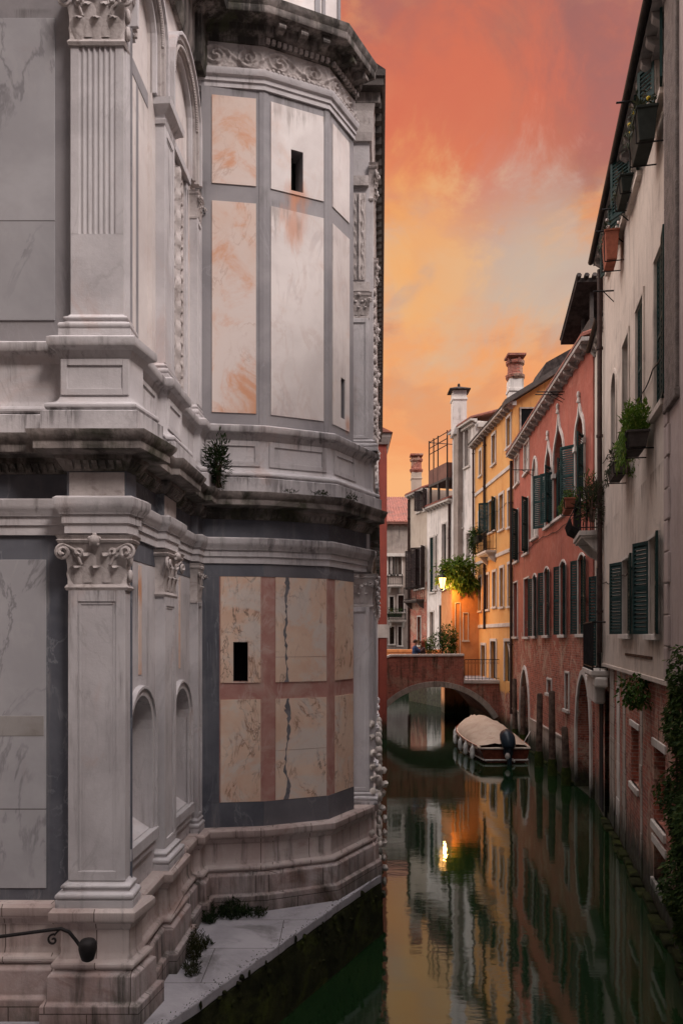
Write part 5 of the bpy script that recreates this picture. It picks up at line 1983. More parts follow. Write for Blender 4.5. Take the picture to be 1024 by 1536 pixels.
b = MB()
for y in (BRY0, BRY1):
    for (x0, z0), (x1, z1) in zip(curve, curve[1:]):
        t0, t1 = (2.45 if x0 > 6.1 else 3.5), (2.45 if x1 > 6.15 else 3.5)
        tt = 2.40
        b.add([(x0, y, z0), (x1, y, z1), (x1, y, tt), (x0, y, tt)], [(0, 1, 2, 3)])
    b.add([(curve[0][0], y, -.4), (curve[0][0], y, 2.40), (1.2, y, 2.40), (1.2, y, -.4)], [(0, 1, 2, 3)])
    b.add([(curve[-1][0], y, -.4), (curve[-1][0], y, 2.40), (8.2, y, 2.40), (8.2, y, -.4)], [(0, 1, 2, 3)])
for (x0, z0), (x1, z1) in zip(curve, curve[1:]):
    b.add([(x0, BRY0, z0), (x1, BRY0, z1), (x1, BRY1, z1), (x0, BRY1, z0)], [(0, 1, 2, 3)])
for x in (curve[0][0], curve[-1][0]):
    b.add([(x, BRY0, -.4), (x, BRY1, -.4), (x, BRY1, SPR), (x, BRY0, SPR)], [(0, 1, 2, 3)])
b.build('arch_wall', M['bridgebrick'], BR)
b = MB()
for i in range(0, NA):
    (x0, z0), (x1, z1) = curve[i], curve[i + 1]
    t0, t1 = -an0 + 2 * an0 * i / NA, -an0 + 2 * an0 * (i + 1) / NA
    w = .27
    g0 = .004
    ox0, oz0 = x0 + math.sin(t0) * w, z0 + math.cos(t0) * w
    ox1, oz1 = x1 + math.sin(t1) * w, z1 + math.cos(t1) * w
    y0, y1 = BRY0 - .06, BRY0 + .4
    b.hexa([(x0 + g0, y0, z0 - .012), (x1 - g0, y0, z1 - .012), (x1 - g0, y1, z1 - .012), (x0 + g0, y1, z0 - .012), (ox0 + g0, y0, oz0), (ox1 - g0, y0, oz1), (ox1 - g0, y1, oz1), (ox0 + g0, y1, oz0)])
b.build('arch_ring', M['archstone'], BR, bevel=.015)
b = MB()
pl = [(1.2, 2.6), (1.75, 2.75), (2.45, 2.9), (6.12, 2.9)]
pt_ = [(1.2, 3.1), (1.75, 3.28), (2.45, 3.60), (6.12, 3.62)]
for y0, y1 in ((BRY0, BRY0 + .28),):
    for (x0, z0), (x1, z1) in zip(pt_, pt_[1:]):
        b.hexa([(x0, y0, 2.4), (x1, y0, 2.4), (x1, y1, 2.4), (x0, y1, 2.4), (x0, y0, z0), (x1, y0, z1), (x1, y1, z1), (x0, y1, z0)])
b.build('parapet', M['bridgebrick'], BR)
b = MB()
for y0, y1 in ((BRY0 - .07, BRY0 + .35),):
    for (x0, z0), (x1, z1) in zip(pt_, pt_[1:]):
        b.hexa([(x0, y0, z0), (x1, y0, z1), (x1, y1, z1), (x0, y1, z0), (x0, y0, z0 + .12), (x1, y0, z1 + .12), (x1, y1, z1 + .12), (x0, y1, z0 + .12)])
b.build('coping', M['trim'], BR, bevel=.02)
b = MB()
b.box(2.0, 6.12, BRY0 + .28, BRY1 - .28, 2.40, 2.66)
b.box(6.12, 8.0, BRY0 + .02, 48, 2.28, 2.43)
b.build('deck', M['pave'], BR)
b = MB()
b.box(6.10, 7.95, BRY0 - .08, BRY0 + .02, 2.26, 2.44)
lan = b.build('landing_edge', M['trim'], BR, bevel=.02)
railing(lan, [(6.15, BRY0 + .02), (7.9, BRY0 + .02)], 2.44, 3.45, .16, curl=True)
# rose coloured far coping seen over the near one
b = MB()
b.box(2.4, 6.05, 47.4, 47.8, 3.66, 3.84)
b.box(2.5, 6.0, 47.45, 47.72, 2.66, 3.66)
b.build('inner_parapet', M['orangewall'], BR, bevel=.03)

# ---- street lamp
LP = at(663, 874, 43.6)
SL = thing('street_lamp', 'lit wrought iron wall lantern on a bracket at the corner of the orange annex', 'lamp', (LP.x, LP.y, LP.z))
b = MB()
b.tube([(6.16, 44.62, LP.z + .62), (5.9, 44.2, LP.z + .72), (LP.x + .1, LP.y + .05, LP.z + .68), (LP.x, LP.y, LP.z + .6), (LP.x, LP.y, LP.z + .42)], .028, 8)
b.tube([(6.16, 44.62, LP.z + .1), (5.95, 44.3, LP.z + .35), (5.7, 44.0, LP.z + .66)], .02, 6)
b.build('bracket', M['iron'], SL, smooth=50)
b = MB()
z = LP.z
b.lathe((LP.x, LP.y, z), [(.03, .50), (.05, .46), (.10, .42), (.24, .30), (.25, .28), (.22, .27)][::-1], 4)
b.lathe((LP.x, LP.y, z), [(.02, -.42), (.05, -.38), (.12, -.34), (.13, -.31)], 8)
for k in range(4):
    t = k * math.pi / 2
    b.tube([(LP.x + .125 * math.cos(t), LP.y + .125 * math.sin(t), z - .32), (LP.x + .225 * math.cos(t), LP.y + .225 * math.sin(t), z + .28)], .014, 5)
b.build('lantern_cage', M['iron'], SL)
b = MB()
b.lathe((LP.x, LP.y, z), [(.10, -.30), (.205, .26)], 4)
b.build('lantern_glass', simple('lit_lantern_glass', (.9, .6, .3, 1), .5, emit=((1, .45, .12, 1), 5.0), bump=0), SL)
pl_ = bpy.data.lights.new('lamp_light', 'POINT')
pl_.energy = 190
pl_.color = (1, .45, .11)
pl_.shadow_soft_size = .06
plo = bpy.data.objects.new('lamp_light', pl_)
COL.objects.link(plo)
plo.location = (LP.x + .16, LP.y + .22, z - .42)

# ---- plants
def stemmed(name, label, cat, loc, group=None):
    return thing(name, label, cat, loc, group)


p0 = at(686, 862, 44.4)
HG = thing('hanging_garden', 'mass of bright green climbing plants spilling over the annex terrace behind the lamp', 'plant', (p0.x, p0.y, 7.4))
b = MB()
cloud(b, (p0.x, p0.y, p0.z + .2), (1.15, .8, .75), 1500, .26, .09, .5)
cloud(b, (p0.x + .45, p0.y - .1, p0.z - .25), (.75, .6, .7), 900, .28, .09, .9)
cloud(b, (p0.x - .65, p0.y + .1, p0.z + .0), (.6, .6, .6), 600, .24, .08, .4)
b.build('foliage', M['leafbright'], HG, merge=False)
b = MB()
for k in range(12):
    x = p0.x + rng.uniform(-.8, .9)
    b.tube([(x, 44.7, 7.6), (x + rng.uniform(-.2, .2), 44.4, 8.0), (x + rng.uniform(-.3, .3), 44.1, p0.z)], .02, 5)
b.build('stem', M['wood'], HG)


def bush(name, label, cat, c, r, n, l, w, mat='leaf', droop=.2, group=None, stems=5, ground=None):
    o = thing(name, label, cat, (c[0], c[1], ground or c[2] - r[2]), group)
    b = MB()
    cloud(b, c, r, n, l, w, droop)
    b.build('foliage', M[mat], o, merge=False)
    b = MB()
    for k in range(stems):
        q = (c[0] + rng.uniform(-.5, .5) * r[0], c[1] + rng.uniform(-.5, .5) * r[1], c[2] + rng.uniform(.2, .8) * r[2])
        b.tube([(c[0] + rng.uniform(-.2, .2) * r[0], c[1] + rng.uniform(-.2, .2) * r[1], ground or c[2] - r[2]), ((q[0] + c[0]) / 2, (q[1] + c[1]) / 2, c[2] - r[2] * .2), q], [.014 * (1 + r[2]), .01, .004], 5)
    b.build('stem', M['wood'], o)
    return o


c = at(692, 945, 44.0)
bush('bush', 'leafy bush growing beside the lit doorway of the orange annex', 'plant', (5.95, 44.0, 4.45), (.42, .4, .95), 900, .16, .06, 'leaf', ground=2.66)
bush('bush', 'dark clipped bush standing behind the bridge parapet left of the doorway', 'plant', (5.05, 44.3, 4.2), (.7, .4, .55), 800, .14, .06, 'leaf', ground=2.66)
bush('bush', 'reddish dark shrub between the two green bushes behind the bridge', 'plant', (5.6, 44.5, 4.5), (.35, .35, .7), 500, .14, .05, 'leafdry', ground=2.66)
# shrub on the church cornice and weeds at its foot
bush('shrub', 'wild shrub rooted on the church cornice where the flank meets the apse', 'plant', (-1.62, 10.56, 6.90), (.17, .17, .33), 900, .07, .02, 'leafdark', -.6, stems=9)
b = MB()
def weeds(name, label, spots, mat, l, n):
    o = thing(name, label, 'plant', spots[0])
    b = MB()
    for (x, y, z), r, h, k in [(s, r_, h_, k_) for s, r_, h_, k_ in zip(spots, n[0], n[1], n[2])]:
        for i in range(k):
            d = Vector((rng.gauss(0, .5), rng.gauss(0, .5), rng.uniform(.4, 1.2)))
            t = rng.uniform(0, 6.28)
            rr = r * math.sqrt(rng.random())
            zz = z + rng.random() ** 1.6 * h * (1 - rr / r * .6)
            b.leaf((x + rr * math.cos(t), y + rr * math.sin(t), zz), d, Vector((rng.gauss(0, .4), rng.gauss(0, .4), 1)), l * rng.uniform(.6, 1.4), l * .28, 0)
    b.build('foliage', M[mat], o, merge=False)
    return o
weeds('weed', 'dark weeds in the corner where the church flank meets the foot of the apse', [(-1.82, 10.55, .9), (-1.45, 10.62, .9), (-1.15, 10.62, .9), (-1.7, 10.35, .9)], 'leafdark', .06, ((.16, .20, .16, .10), (.32, .26, .10, .14), (800, 700, 220, 160)))
weeds('weed', 'small mossy clump against the church flank plinth on the quay', [(-1.70, 9.2, .9), (-1.68, 9.45, .9)], 'leafmoss', .035, ((.09, .1), (.40, .34), (700, 600)))
weeds('weed', 'thin grass tufts in the paving joint beside the church pier', [(-1.66, 8.9, .9), (-1.63, 8.75, .9), (-1.6, 9.6, .9)], 'leafdry', .06, ((.1, .08, .06), (.10, .06, .08), (120, 70, 60)))
weeds('weed', 'fringe of weeds growing out of the dark cornice ledge of the apse', [(-.3, 11.1, 6.55), (.1, 11.55, 6.55), (.2, 11.95, 6.58), (-.7, 10.85, 6.55)], 'leafdry', .045, ((.12, .14, .12, .1), (.08, .16, .14, .03), (120, 180, 160, 40)))
# ivy on the near right wall
iv = thing('ivy', 'thick ivy hanging down the right edge over the foundations of the nearest house', 'plant', (4.6, 11.0, .4))
b = MB()
for k in range(15000):
    s = FPK.L - rng.uniform(.3, 3.0)
    z = 4.5 - 4.0 * rng.random() ** .85
    bulge = .30 + .22 * math.sin(z * 2.6 + 1) * math.sin(s * 3.1) + .12 * math.sin(z * 6.1)
    lim = FPK.L - .72 + .16 * math.sin(z * 3.3) + .10 * math.sin(z * 8) - (.2 if z < 1.6 else 0) - .25 * rng.random() ** 2
    if s > lim:
        continue
    if z > 4.2 + .3 * math.sin(s * 5):
        continue
    t = max(.03, .55 * bulge * rng.uniform(.35, 1.1))
    p = FPK.pt(s, z, t)
    d = Vector((rng.gauss(0, .5) + FPK.nn.x * .6, rng.gauss(0, .5) + FPK.nn.y * .6, rng.gauss(-.5, .5)))
    b.leaf(p, d, Vector((rng.gauss(0, .4), rng.gauss(0, .4), 1)), rng.uniform(.05, .11), rng.uniform(.025, .05))
b.build('foliage', M['leafivy'], iv, merge=False)
b = MB()
for k in range(9):
    s = FPK.L - .9 - k * .22
    b.tube([FPK.pt(s + rng.uniform(-.05, .05), zz, .06 + .03 * math.sin(zz * 3 + k)) for zz in (.5, 1.3, 2.1, 2.9, 3.7, 4.2)], [.03, .026, .022, .018, .012, .006], 5)
b.build('stem', M['wood'], iv)
iv2 = thing('ivy', 'small patch of ivy hanging under the stucco edge of the beige house', 'plant', tuple(FBG.pt(FBG.px(964, 1020)[0], 3.4, .1)))
b = MB()
k0, z0 = FBG.px(964, 1025)
cloud(b, tuple(FBG.pt(k0, 3.62, .08)), (.3, .45, .34), 420, .10, .055, .8)
b.build('foliage', M['leaf'], iv2, merge=False)

# window boxes and pots on the right bank
def flowerbox(name, label, fr, a0, a1, z, t0, t1, h, potmat, plants, trail=.3, leafm='leaf', fl=None):
    p = fr.pt((a0 + a1) / 2, z, (t0 + t1) / 2)
    o = thing(name, label, 'planter', tuple(p), 'planters on the right bank fronts')
    b = MB()
    e = .04
    b.hexa([fr.pt(a0 + e, z, t0 + e), fr.pt(a1 - e, z, t0 + e), fr.pt(a1 - e, z, t1 - e), fr.pt(a0 + e, z, t1 - e), fr.pt(a0, z + h, t0), fr.pt(a1, z + h, t0), fr.pt(a1, z + h, t1), fr.pt(a0, z + h, t1)])
    b.fbox(fr, a0 - .015, a1 + .015, z + h - .03, z + h + .01, t0 - .012, t1 + .015)
    b.build('box', M[potmat], o, bevel=.008)
    b = MB()
    for k in range(plants):
        s = rng.uniform(a0, a1)
        t = rng.uniform(t0, t1)
        zz = z + h + rng.random() ** 1.5 * trail
        d = Vector((rng.gauss(0, .5), rng.gauss(0, .5), rng.uniform(0, 1)))
        b.leaf(fr.pt(s, zz, t), d, Vector((rng.gauss(0, .4), rng.gauss(0, .4), 1)), rng.uniform(.06, .13), rng.uniform(.025, .05))
    for k in range(plants // 3):
        s = rng.uniform(a0, a1)
        zz = z + h - rng.random() ** 1.7 * trail
        b.leaf(fr.pt(s, zz, t1 + .03 + rng.uniform(0, .06)), Vector((rng.gauss(0, .4), rng.gauss(0, .4), -1)), Vector((1, .2, 0)), rng.uniform(.06, .12), .04)
    b.build('foliage', M[leafm], o, merge=False)
    if fl:
        b = MB()
        for k in range(7):
            q = fr.pt(rng.uniform(a0, a1), z + h + rng.uniform(.05, trail), rng.uniform(t0, t1))
            b.blob(q, .035, 6, 4)
        b.build('blossom', M[fl], o)
    b = MB()
    for s in (a0 + .08, a1 - .08):
        b.tube([fr.pt(s, z - .02, 0), fr.pt(s, z - .02, t1)], .012, 5)
        b.tube([fr.pt(s, z - .02, t1), fr.pt(s, z + h, t1 + .02)], .012, 5)
    b.build('hanger', M['iron'], o)
    return o


k0, _ = FBG.px(990, 190)
flowerbox('flower_box', 'dark planter box with yellow blossom hung under the topmost green shuttered window', FBG, k0 - .35, k0 + .45, FBG.px(990, 224)[1], .1, .40, .50, 'darkpot', 170, .25, 'leafdry', 'flower')
k0, _ = FBG.px(934, 365)
flowerbox('flower_box', 'terracotta planter box hung high on the beige wall below an iron rod', FBG, k0 - .2, k0 + .45, FBG.px(934, 392)[1], .1, .38, .6, 'terracotta', 60, .2, 'leafdry', 'flowerw')
k0, _ = FBG.px(952, 250)
flowerbox('flower_box', 'small dark planter below the second window under the eaves', FBG, k0 - .3, k0 + .5, FBG.px(952, 296)[1], .08, .3, .3, 'darkpot', 50, .15, 'leafdry')
k0, _ = FBG.px(975, 655)
z0 = FBG.px(975, 676)[1]
flowerbox('flower_box', 'grey planter overflowing with a ball of fresh green leaves on the beige wall', FBG, k0 - .4, k0 + .5, z0, .08, .42, .26, 'greypot', 1100, .48, 'leafbright')
bush('trailing_plant', 'fine trailing plant hanging down beside the overflowing grey planter', 'plant', tuple(FBG.pt(k0 + .8, z0 + .15, .25)), (.15, .2, .36), 160, .07, .02, 'leafbright', 1.2, stems=3)
k0, _ = FBG.px(945, 705)
z0 = FBG.px(945, 714)[1]
flowerbox('flower_box', 'low grey planter with sparse twigs between the green ball planter and the iron balcony', FBG, k0 - .5, k0 + .7, z0, .08, .36, .22, 'greypot', 160, .4, 'leafdry')
flowerbox('flower_box', 'terracotta trough with small plants fixed outside the bellied balcony rail', FC2, .5, 1.95, 7.98, .66, .94, .24, 'terracotta', 300, .22, 'leaf')
bush('pot_plant', 'tall light green pot plant growing up through the iron balcony', 'plant', tuple(FC2.pt(.35, 8.2, .35)), (.3, .3, .62), 420, .16, .035, 'leaf', -.8, 'balcony plants', 6)
bush('pot_plant', 'spiky grey green plant at the near end of the iron balcony', 'plant', tuple(FC2.pt(-.1, 8.0, .3)), (.3, .35, .5), 340, .2, .03, 'leafdry', -.6, 'balcony plants', 6)
k0, z0 = FY.px(730, 805)
flowerbox('flower_box', 'planter full of trailing leaves on the balcony of the ochre house', FY, k0 - .9, k0 + .8, FY.px(730, 815)[1], .4, .7, .3, 'darkpot', 500, .5, 'leafdark')
bush('trailing_plant', 'long trailing plant hanging below the balcony of the ochre house', 'plant', tuple(FY.pt(k0 + .5, z0 - .1, .6)), (.3, .4, .8), 420, .18, .06, 'leaf', 1.0)
flowerbox('flower_box', 'window box of pale green plants on the far grey gothic balcony', FE, 1.0, 2.2, FE.px(590, 926)[1], .55, .8, .25, 'darkpot', 300, .5, 'leaf')

# ---- mooring poles
for px_, Yp, top, lab in ((827, 26.5, 1036, 'thick brown mooring pole before the stone base of the red palazzo, nearest the viewer'), (809, 28.3, 1040, 'slim mooring pole standing just right of the moored boat'),
                          (784, 33.2, 1030, 'mooring pole by the second water gate of the red palazzo, behind the boat'), (771, 35.2, 1018, 'dark mooring pole close to the bridge, farthest of the poles'),
                          (846, 24.8, 1090, 'short leaning mooring post close to the wall of the red palazzo')):
    p = at(px_, top, Yp)
    o = thing('mooring_pole', lab, 'pole', (p.x, p.y, 0), 'mooring poles along the red palazzo')
    b = MB()
    lean = rng.uniform(-.04, .06)
    b.tube([(p.x + lean, p.y, -.6), (p.x + lean * .6, p.y, 1), (p.x, p.y, p.z - .06), (p.x, p.y, p.z)], [.12, .11, .10, .07], 10)
    b.build('shaft', M['wood'], o, smooth=50)
    b = MB()
    b.tube([(p.x + lean * .95, p.y, -.3), (p.x + lean * .9, p.y, .42), (p.x + lean * .85, p.y, .55)], [.155, .15, .12], 10)
    b.build('weed_collar', M['moss'], o, smooth=50)

# ---- boat
BT = thing('boat', 'small varnished motorboat moored stern on under a sand coloured canvas cover', 'boat', (5.95, 32.5, 0))
ST, BW = Vector((5.98, 29.2)), Vector((5.75, 36.3))
dB = (BW - ST).normalized()
nB = Vector((dB.y, -dB.x))
LB = (BW - ST).length
def bp(s, w, z):
    p = ST + dB * s + nB * w
    return (p.x, p.y, z)
def beam(u):
    return 1.02 * (.84 + .16 * math.sin(min(1, u / .4) * math.pi / 2)) * (1 - max(0, (u - .45) / .55) ** 2.3) + .02
stations = []
NS = 16
hull, rub = MB(), MB()
rings = []
for i in range(NS + 1):
    u = i / NS
    s = LB * u
    w = beam(u)
    g_ = .52 + .28 * u ** 2
    rk = .55 * max(0, u - .8)
    rings.append([bp(s - rk, 0, -.25), bp(s - rk, w * .6, -.2), bp(s, w * .86, .08), bp(s, w * .96, g_ * .6), bp(s, w, g_)])
for sg in (1, -1):
    vs, fs = [], []
    for i, rg in enumerate(rings):
        u = i / NS
        s = LB * u
        for (x, y, z) in rg:
            v = Vector((x, y)) - ST
            a, w_ = v.dot(dB), v.dot(nB) * sg
            vs.append(bp(a, w_, z))
    for i in range(NS):
        for k in range(4):
            q = i * 5 + k
            fs.append((q, q + 1, q + 6, q + 5))
    hull.add(vs, fs)
hull.add([bp(0, w_, z) for w_, z in ((-beam(0), .52), (-beam(0) * .96, .31), (-beam(0) * .86, .08), (-beam(0) * .6, -.2), (beam(0) * .6, -.2), (beam(0) * .86, .08), (beam(0) * .96, .31), (beam(0), .52))], [tuple(range(8))])
hullm = simple('varnished_hull', (.10, .028, .016, 1), .25, var=.3, bump=.05)
hl = hull.build('hull', hullm, BT, smooth=40)
b = MB()
for sg in (-1, 1):
    b.tube([bp(LB * i / NS, (beam(i / NS) + .02) * sg, .53 + .28 * (i / NS) ** 2) for i in range(NS + 1)], .04, 6)
b.tube([bp(-.02, -beam(0), .53), bp(-.02, beam(0), .53)], .04, 6)
b.build('rubbing_strake', simple('pale_strake', (.50, .42, .34, 1), .5), hl)
b = MB()
for sg in (-1, 1):
    b.tube([bp(LB * i / NS, (beam(i / NS) * .9 + .015) * sg, .11) for i in range(NS + 1)], .03, 6)
b.tube([bp(-.02, -beam(0) * .88, .10), bp(-.02, beam(0) * .88, .10)], .035, 6)
b.build('waterline_stripe', simple('white_boat_paint', (.5, .46, .42, 1), .4), hl)
b = MB()
vs, fs = [], []
NC = 14
for i in range(21):
    u = .06 + .88 * i / 20
    w = beam(u) * 1.05
    g_ = .52 + .28 * u ** 2
    hh = .66 * math.sin(min(1, u / .42) * math.pi / 2) ** 1.2 * (1 - max(0, (u - .5) / .5) ** 2 * .9)
    for k in range(NC + 1):
        q = 2 * k / NC - 1
        sag = .03 * math.sin(k * 1.7 + i * .9) + .035 * math.sin(i * 1.5) + .02 * math.sin(k * 3.1 - i * 2.3)
        zz = g_ + hh * (1 - abs(q) ** 1.7) + sag * (1 - abs(q))
        if abs(q) > .93:
            zz = g_ - .10
        vs.append(bp(LB * u, w * max(-1, min(1, q * 1.06)), zz + .02))
for i in range(20):
    for k in range(NC):
        q = i * (NC + 1) + k
        fs.append((q, q + 1, q + NC + 2, q + NC + 1))
b.add(vs, fs)
cv = b.build('canvas_cover', surf('boat_canvas', (.52, .41, .31, 1), (.45, .33, .25, 1), 2, streak=((.25, .15, .11, 1), .6), bump=.3, bscale=7), BT, smooth=80)
b = MB()
for sg in (-1, 1):
    b.tube([bp(LB * (.06 + .88 * i / 20), beam(.06 + .88 * i / 20) * 1.06 * sg, .56 + .28 * (.06 + .88 * i / 20) ** 2) for i in range(21)], .022, 5)
b.build('cover_hem', M['terracotta'], cv)
b = MB()
ex, ey, _ = bp(-.25, .05, 0)
# outboard: cowl tilted, leg into the water
pr = []
b.tube([bp(.30, .05, 1.02), bp(.12, .05, 1.0), bp(-.12, .05, .86), bp(-.34, .05, .66), bp(-.40, .05, .58)], [.14, .25, .28, .24, .15], 12)
b.tube([bp(-.26, .05, .62), bp(-.36, .05, .2), bp(-.42, .05, -.3)], [.13, .09, .07], 10)
b.fbox(F(tuple(bp(-.2, -.1, 0)[:2]), tuple(bp(-.2, .2, 0)[:2]), 1), 0, .3, .32, .6, -.12, .1)
ob = b.build('outboard_motor', simple('dark_motor_cowl', (.014, .022, .030, 1), .3, var=.3), BT, smooth=50, bevel=.0)
b = MB()
b.blob(bp(-.40, -.02, .30), (.10, .08, .12), 10, 8)
b.tube([bp(-.30, .18, .18), bp(-.42, .22, .10)], .04, 8)
b.build('motor_clamp', simple('pale_clamp', (.4, .36, .33, 1), .5), ob, smooth=60)
fm = simple('white_fender', (.55, .53, .50, 1), .5)
for i, u in enumerate((.12, .26, .40, .60, .74)):
    x, y, z = bp(LB * u, -(beam(u) + .1), .3)
    g_ = .54 + .28 * u ** 2
    b = MB()
    b.lathe((x, y, g_ - .52), [(.02, 0), (.07, .03), (.095, .12), (.095, .36), (.06, .44), (.025, .47), (.012, .56)], 10)
    b.build('fender', fm, BT, smooth=50)
b = MB()
b.tube([bp(LB * .05, beam(0) * .9, .6), (6.9, 30.4, .55), (7.28, 30.9, .95)], .018, 5)
b.build('mooring_rope', M['trim'], BT)

# ---- the couple on the bridge
def person(label, x, y, z0, face, coat, hair, arms, hgt=1.68, hairlong=False):
    """continuous skinned body standing on the deck; face = direction in plan, arms = list of (elbow, wrist) offsets"""
    fx = Vector((math.cos(face), math.sin(face), 0))
    sx = Vector((-fx.y, fx.x, 0))
    k = hgt / 1.7
    def q(f, s, z):
        v = Vector((x, y, z0)) + fx * f * k + sx * s * k
        v.z = z0 + z * k
        return v
    V = [q(0, 0, .95), q(.01, 0, 1.15), q(.02, 0, 1.33), q(.01, 0, 1.45), q(.03, 0, 1.53), q(.05, 0, 1.62), q(.04, 0, 1.685)]
    Rr = [(.15, .12), (.13, .10), (.155, .105), (.065, .06), (.055, .055), (.088, .095), (.06, .065)]
    E = [(0, 1), (1, 2), (2, 3), (3, 4), (4, 5), (5, 6)]
    for sg, (el, wr) in zip((-1, 1), arms):
        i = len(V)
        V += [q(0, .18 * sg, 1.38), q(*el), q(*wr), Vector(q(*wr)) + (Vector(q(*wr)) - Vector(q(*el))).normalized() * .09]
        Rr += [(.062, .062), (.048, .048), (.034, .034), (.04, .025)]
        E += [(2, i), (i, i + 1), (i + 1, i + 2), (i + 2, i + 3)]
    for sg in (-1, 1):
        i = len(V)
        V += [q(0, .09 * sg, .88), q(.02, .10 * sg, .48), q(-.01, .10 * sg, .08), q(.14, .11 * sg, .04)]
        Rr += [(.09, .09), (.06, .06), (.042, .042), (.045, .03)]
        E += [(0, i), (i, i + 1), (i + 1, i + 2), (i + 2, i + 3)]
    root = thing('person', label, 'person', (x, y, z0))
    me = bpy.data.meshes.new('body')
    me.from_pydata([tuple(v - Vector((x, y, z0))) for v in V], E, [])
    o = bpy.data.objects.new('body', me)
    COL.objects.link(o)
    o.parent = root
    LOC[o.name] = (x, y, z0)
    sk = o.modifiers.new('skin', 'SKIN')
    sk.use_smooth_shade = True
    for i, v in enumerate(me.skin_vertices[0].data):
        v.radius = Rr[i]
        v.use_root = i == 0
    sb = o.modifiers.new('subsurf', 'SUBSURF')
    sb.levels = sb.render_levels = 2
    me.materials.append(M['skin'])
    h = Vector(q(.035, 0, 1.645))
    # clothes: coat closed round the trunk and over the upper arms
    b = MB()
    rg = []
    for zz, rs, rf in ((.50, .20, .16), (.80, .205, .17), (1.0, .195, .165), (1.18, .185, .155), (1.32, .21, .15), (1.40, .17, .12), (1.47, .08, .075), (1.49, .072, .07)):
        for i in range(16):
            t = 2 * math.pi * i / 16
            rg.append(Vector((x, y, z0)) + fx * (math.cos(t) * rf + .01) * k + sx * math.sin(t) * rs * k + Vector((0, 0, zz * k)))
    fs = []
    for j in range(7):
        for i in range(16):
            fs.append((j * 16 + i, j * 16 + (i + 1) % 16, (j + 1) * 16 + (i + 1) % 16, (j + 1) * 16 + i))
    b.add(rg, fs)
    for sg, (el, wr) in zip((-1, 1), arms):
        b.tube([q(0, .15 * sg, 1.39), q(0, .19 * sg, 1.37), q(*el), q(*wr)], [.075, .078, .062, .048], 10)
    b.build('coat', coat, root, smooth=60)
    # trousers
    b = MB()
    for sg in (-1, 1):
        b.tube([q(0, .085 * sg, .92), q(.02, .10 * sg, .48), q(-.01, .10 * sg, .09)], [.115, .08, .068], 10)
    b.build('trousers', M['framedark'], root, smooth=60)
    # hair: cap over the back and top, long behind when wanted
    b = MB()
    vs, fs = [], []
    for j in range(9):
        ph = math.pi * .62 * j / 8
        for i in range(18):
            t = 2 * math.pi * i / 18
            fr_ = math.cos(t)
            lim = ph * (1 if fr_ < .2 else 1 - .45 * (fr_ - .2))
            rr = .117 * k
            vs.append(h + Vector((0, 0, .03)) + (fx * math.cos(t) * math.sin(lim) * rr * 1.08 + sx * math.sin(t) * math.sin(lim) * rr * .98 + Vector((0, 0, math.cos(lim) * rr * 1.1))) - fx * .012)
    for j in range(8):
        for i in range(18):
            fs.append((j * 18 + i, j * 18 + (i + 1) % 18, (j + 1) * 18 + (i + 1) % 18, (j + 1) * 18 + i))
    b.add(vs, fs)
    if hairlong:
        for i in range(11):
            t = math.pi * (.38 + 1.24 * i / 10)
            p = h + fx * math.cos(t) * .105 + sx * math.sin(t) * .105
            b.tube([p + Vector((0, 0, .06)), p + Vector((0, 0, -.05)) - fx * .02, p * 1 + Vector((0, 0, -.2)) - fx * .03 + sx * rng.uniform(-.02, .02), p + Vector((0, 0, -.34)) - fx * .0], [.035, .04, .036, .012], 7)
    b.build('hair', hair, root, smooth=70)
    # face
    b = MB()
    b.tube([q(.128, 0, 1.645), q(.158, 0, 1.605), q(.13, 0, 1.598)], [.008, .016, .012], 6)
    for sg in (-1, 1):
        b.blob(q(.03, .092 * sg, 1.625), (.02 * k, .02 * k, .034 * k), 8, 6)
    b.build('nose_and_ears', M['skin'], root, smooth=60)
    b = MB()
    for sg in (-1, 1):
        b.blob(q(.122, .034 * sg, 1.645), .013 * k, 8, 6)
    b.build('eyes', M['black'], root, smooth=60)
    b = MB()
    b.tube([q(.130, -.026, 1.566), q(.142, 0, 1.568), q(.130, .026, 1.566)], [.004, .008, .004], 6)
    b.build('lips', simple('lips', (.30, .10, .08, 1), .5), root, smooth=60)
    # hands: fingers
    b = MB()
    for sg, (el, wr) in zip((-1, 1), arms):
        w0 = Vector(q(*wr))
        d = (w0 - Vector(q(*el))).normalized()
        a = d.cross(Vector((0, 0, 1)))
        a.normalize()
        n_ = a.cross(d)
        for f_ in range(4):
            l = (.07, .08, .075, .058)[f_]
            p_ = w0 + d * .10 + a * (f_ - 1.5) * .019
            b.tube([p_ - d * .03, p_ + d * l * .45 - n_ * .006, p_ + d * l * .8 - n_ * .022], [.009, .0085, .006], 6)
        p_ = w0 + d * .035 - a * .035 * sg
        b.tube([p_, p_ - a * .03 * sg + d * .03, p_ - a * .035 * sg + d * .06], [.011, .010, .007], 6)
    b.build('fingers', M['skin'], root, smooth=60)
    return root


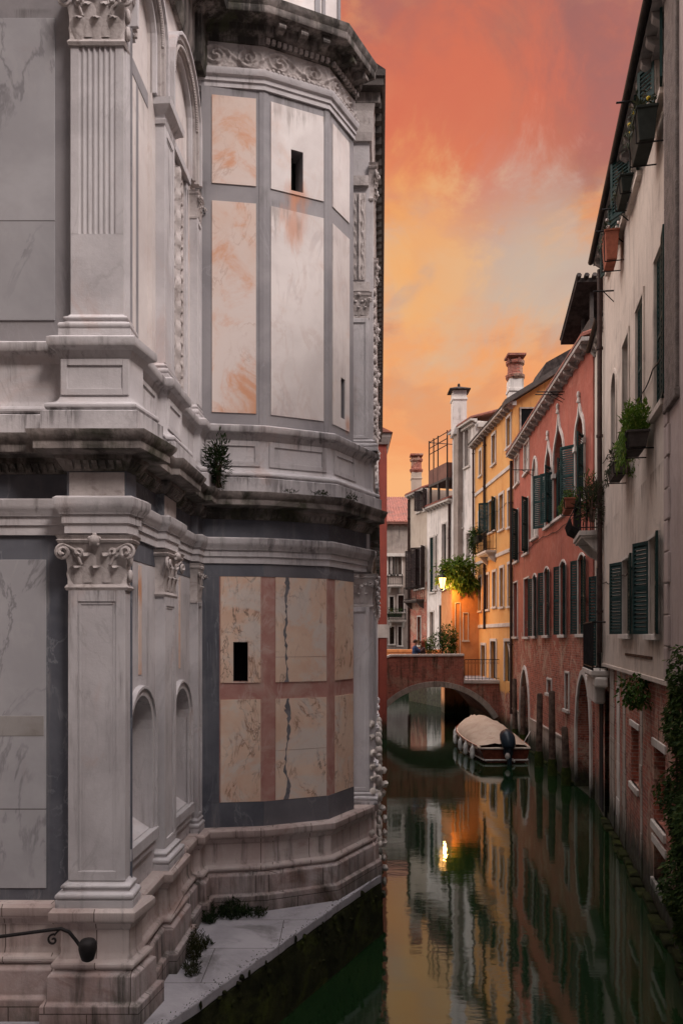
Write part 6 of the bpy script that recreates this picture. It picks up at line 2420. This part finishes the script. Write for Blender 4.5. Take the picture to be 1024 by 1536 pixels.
M['skin'] = simple('skin', (.46, .26, .19, 1), .55, var=.08, bump=0)
coatb = simple('blue_coat', (.035, .06, .13, 1), .85, var=.2)
coatd = simple('brown_coat', (.055, .035, .035, 1), .85, var=.2)
hairr = simple('auburn_hair', (.14, .035, .016, 1), .6, var=.4)
hairb = simple('brown_hair', (.05, .026, .016, 1), .6, var=.4)
YP = 40.85
xa, xb = at(622, 970, YP).x, at(634, 970, YP).x
person('person in a blue coat embracing a companion on the bridge', xa, YP, 2.66, 0.15, coatb, hairb, [((.22, -.2, 1.18), (.42, -.08, 1.24)), ((.2, .2, 1.22), (.40, .10, 1.30))], 1.70)
person('person with long auburn hair in a dark coat leaning on a companion on the bridge', xb, YP + .05, 2.66, math.pi + .1, coatd, hairr, [((.18, -.2, 1.15), (.36, -.12, 1.32)), ((.16, .22, 1.2), (.34, .14, 1.38))], 1.66, True)

# ---- iron handrail end on the church plinth
IR = thing('handrail', 'wrought iron handrail ending in a scroll and dark knob at the foot of the pier', 'handrail', (-2.9, 7.45, 1.7))
YR = 7.40
q = lambda px_, py_: tuple(at(px_, py_, YR))
b = MB()
b.tube([q(-90, 1413), q(0, 1405), q(60, 1397), q(92, 1393), q(104, 1398), q(114, 1410), q(124, 1424)], .017, 8)
b.build('rail', M['iron'], IR, smooth=50)
b = MB()
c0 = at(80, 1410, YR)
b.tube([(c0.x + .055 * (1 - i / 26) * math.cos(i * .33 + 1.2), YR, c0.z + .055 * (1 - i / 26) * math.sin(i * .33 + 1.2)) for i in range(24)], .010, 6)
b.tube([q(92, 1393), q(86, 1398), q(82, 1403)], .009, 5)
b.build('scroll', M['iron'], IR, smooth=50)
b = MB()
c0 = at(132, 1424, YR)
b.lathe((c0.x, c0.y, c0.z - .11), [(.03, 0), (.055, .015), (.07, .06), (.085, .12), (.082, .17), (.06, .20), (.03, .21)], 14)
b.tube([(c0.x, c0.y, c0.z), (c0.x, c0.y + .2, c0.z - .02)], .03, 8)
b.build('knob', M['iron'], IR, smooth=50)

# ---- unseen house added behind the viewer to shade the church front
NL = thing('townhouse', 'plain house added out of view to shade the church front', 'house', (-8, 0, .9))
b = MB()
b.prism([(-13, 4.7, .2), (-2.15, 4.7, .2), (-1.75, -9, .2), (-13, -9, .2)], (0, 0, 21))
b.build('wall', M['farstone'], NL)
b = MB()
b.prism([(-13.4, -9.4, 21.2), (-1.9, -9.4, 21.2), (-7.7, -9.4, 23.5)], (0, 14.1, 0))
b.build('roof', M['tile'], NL)
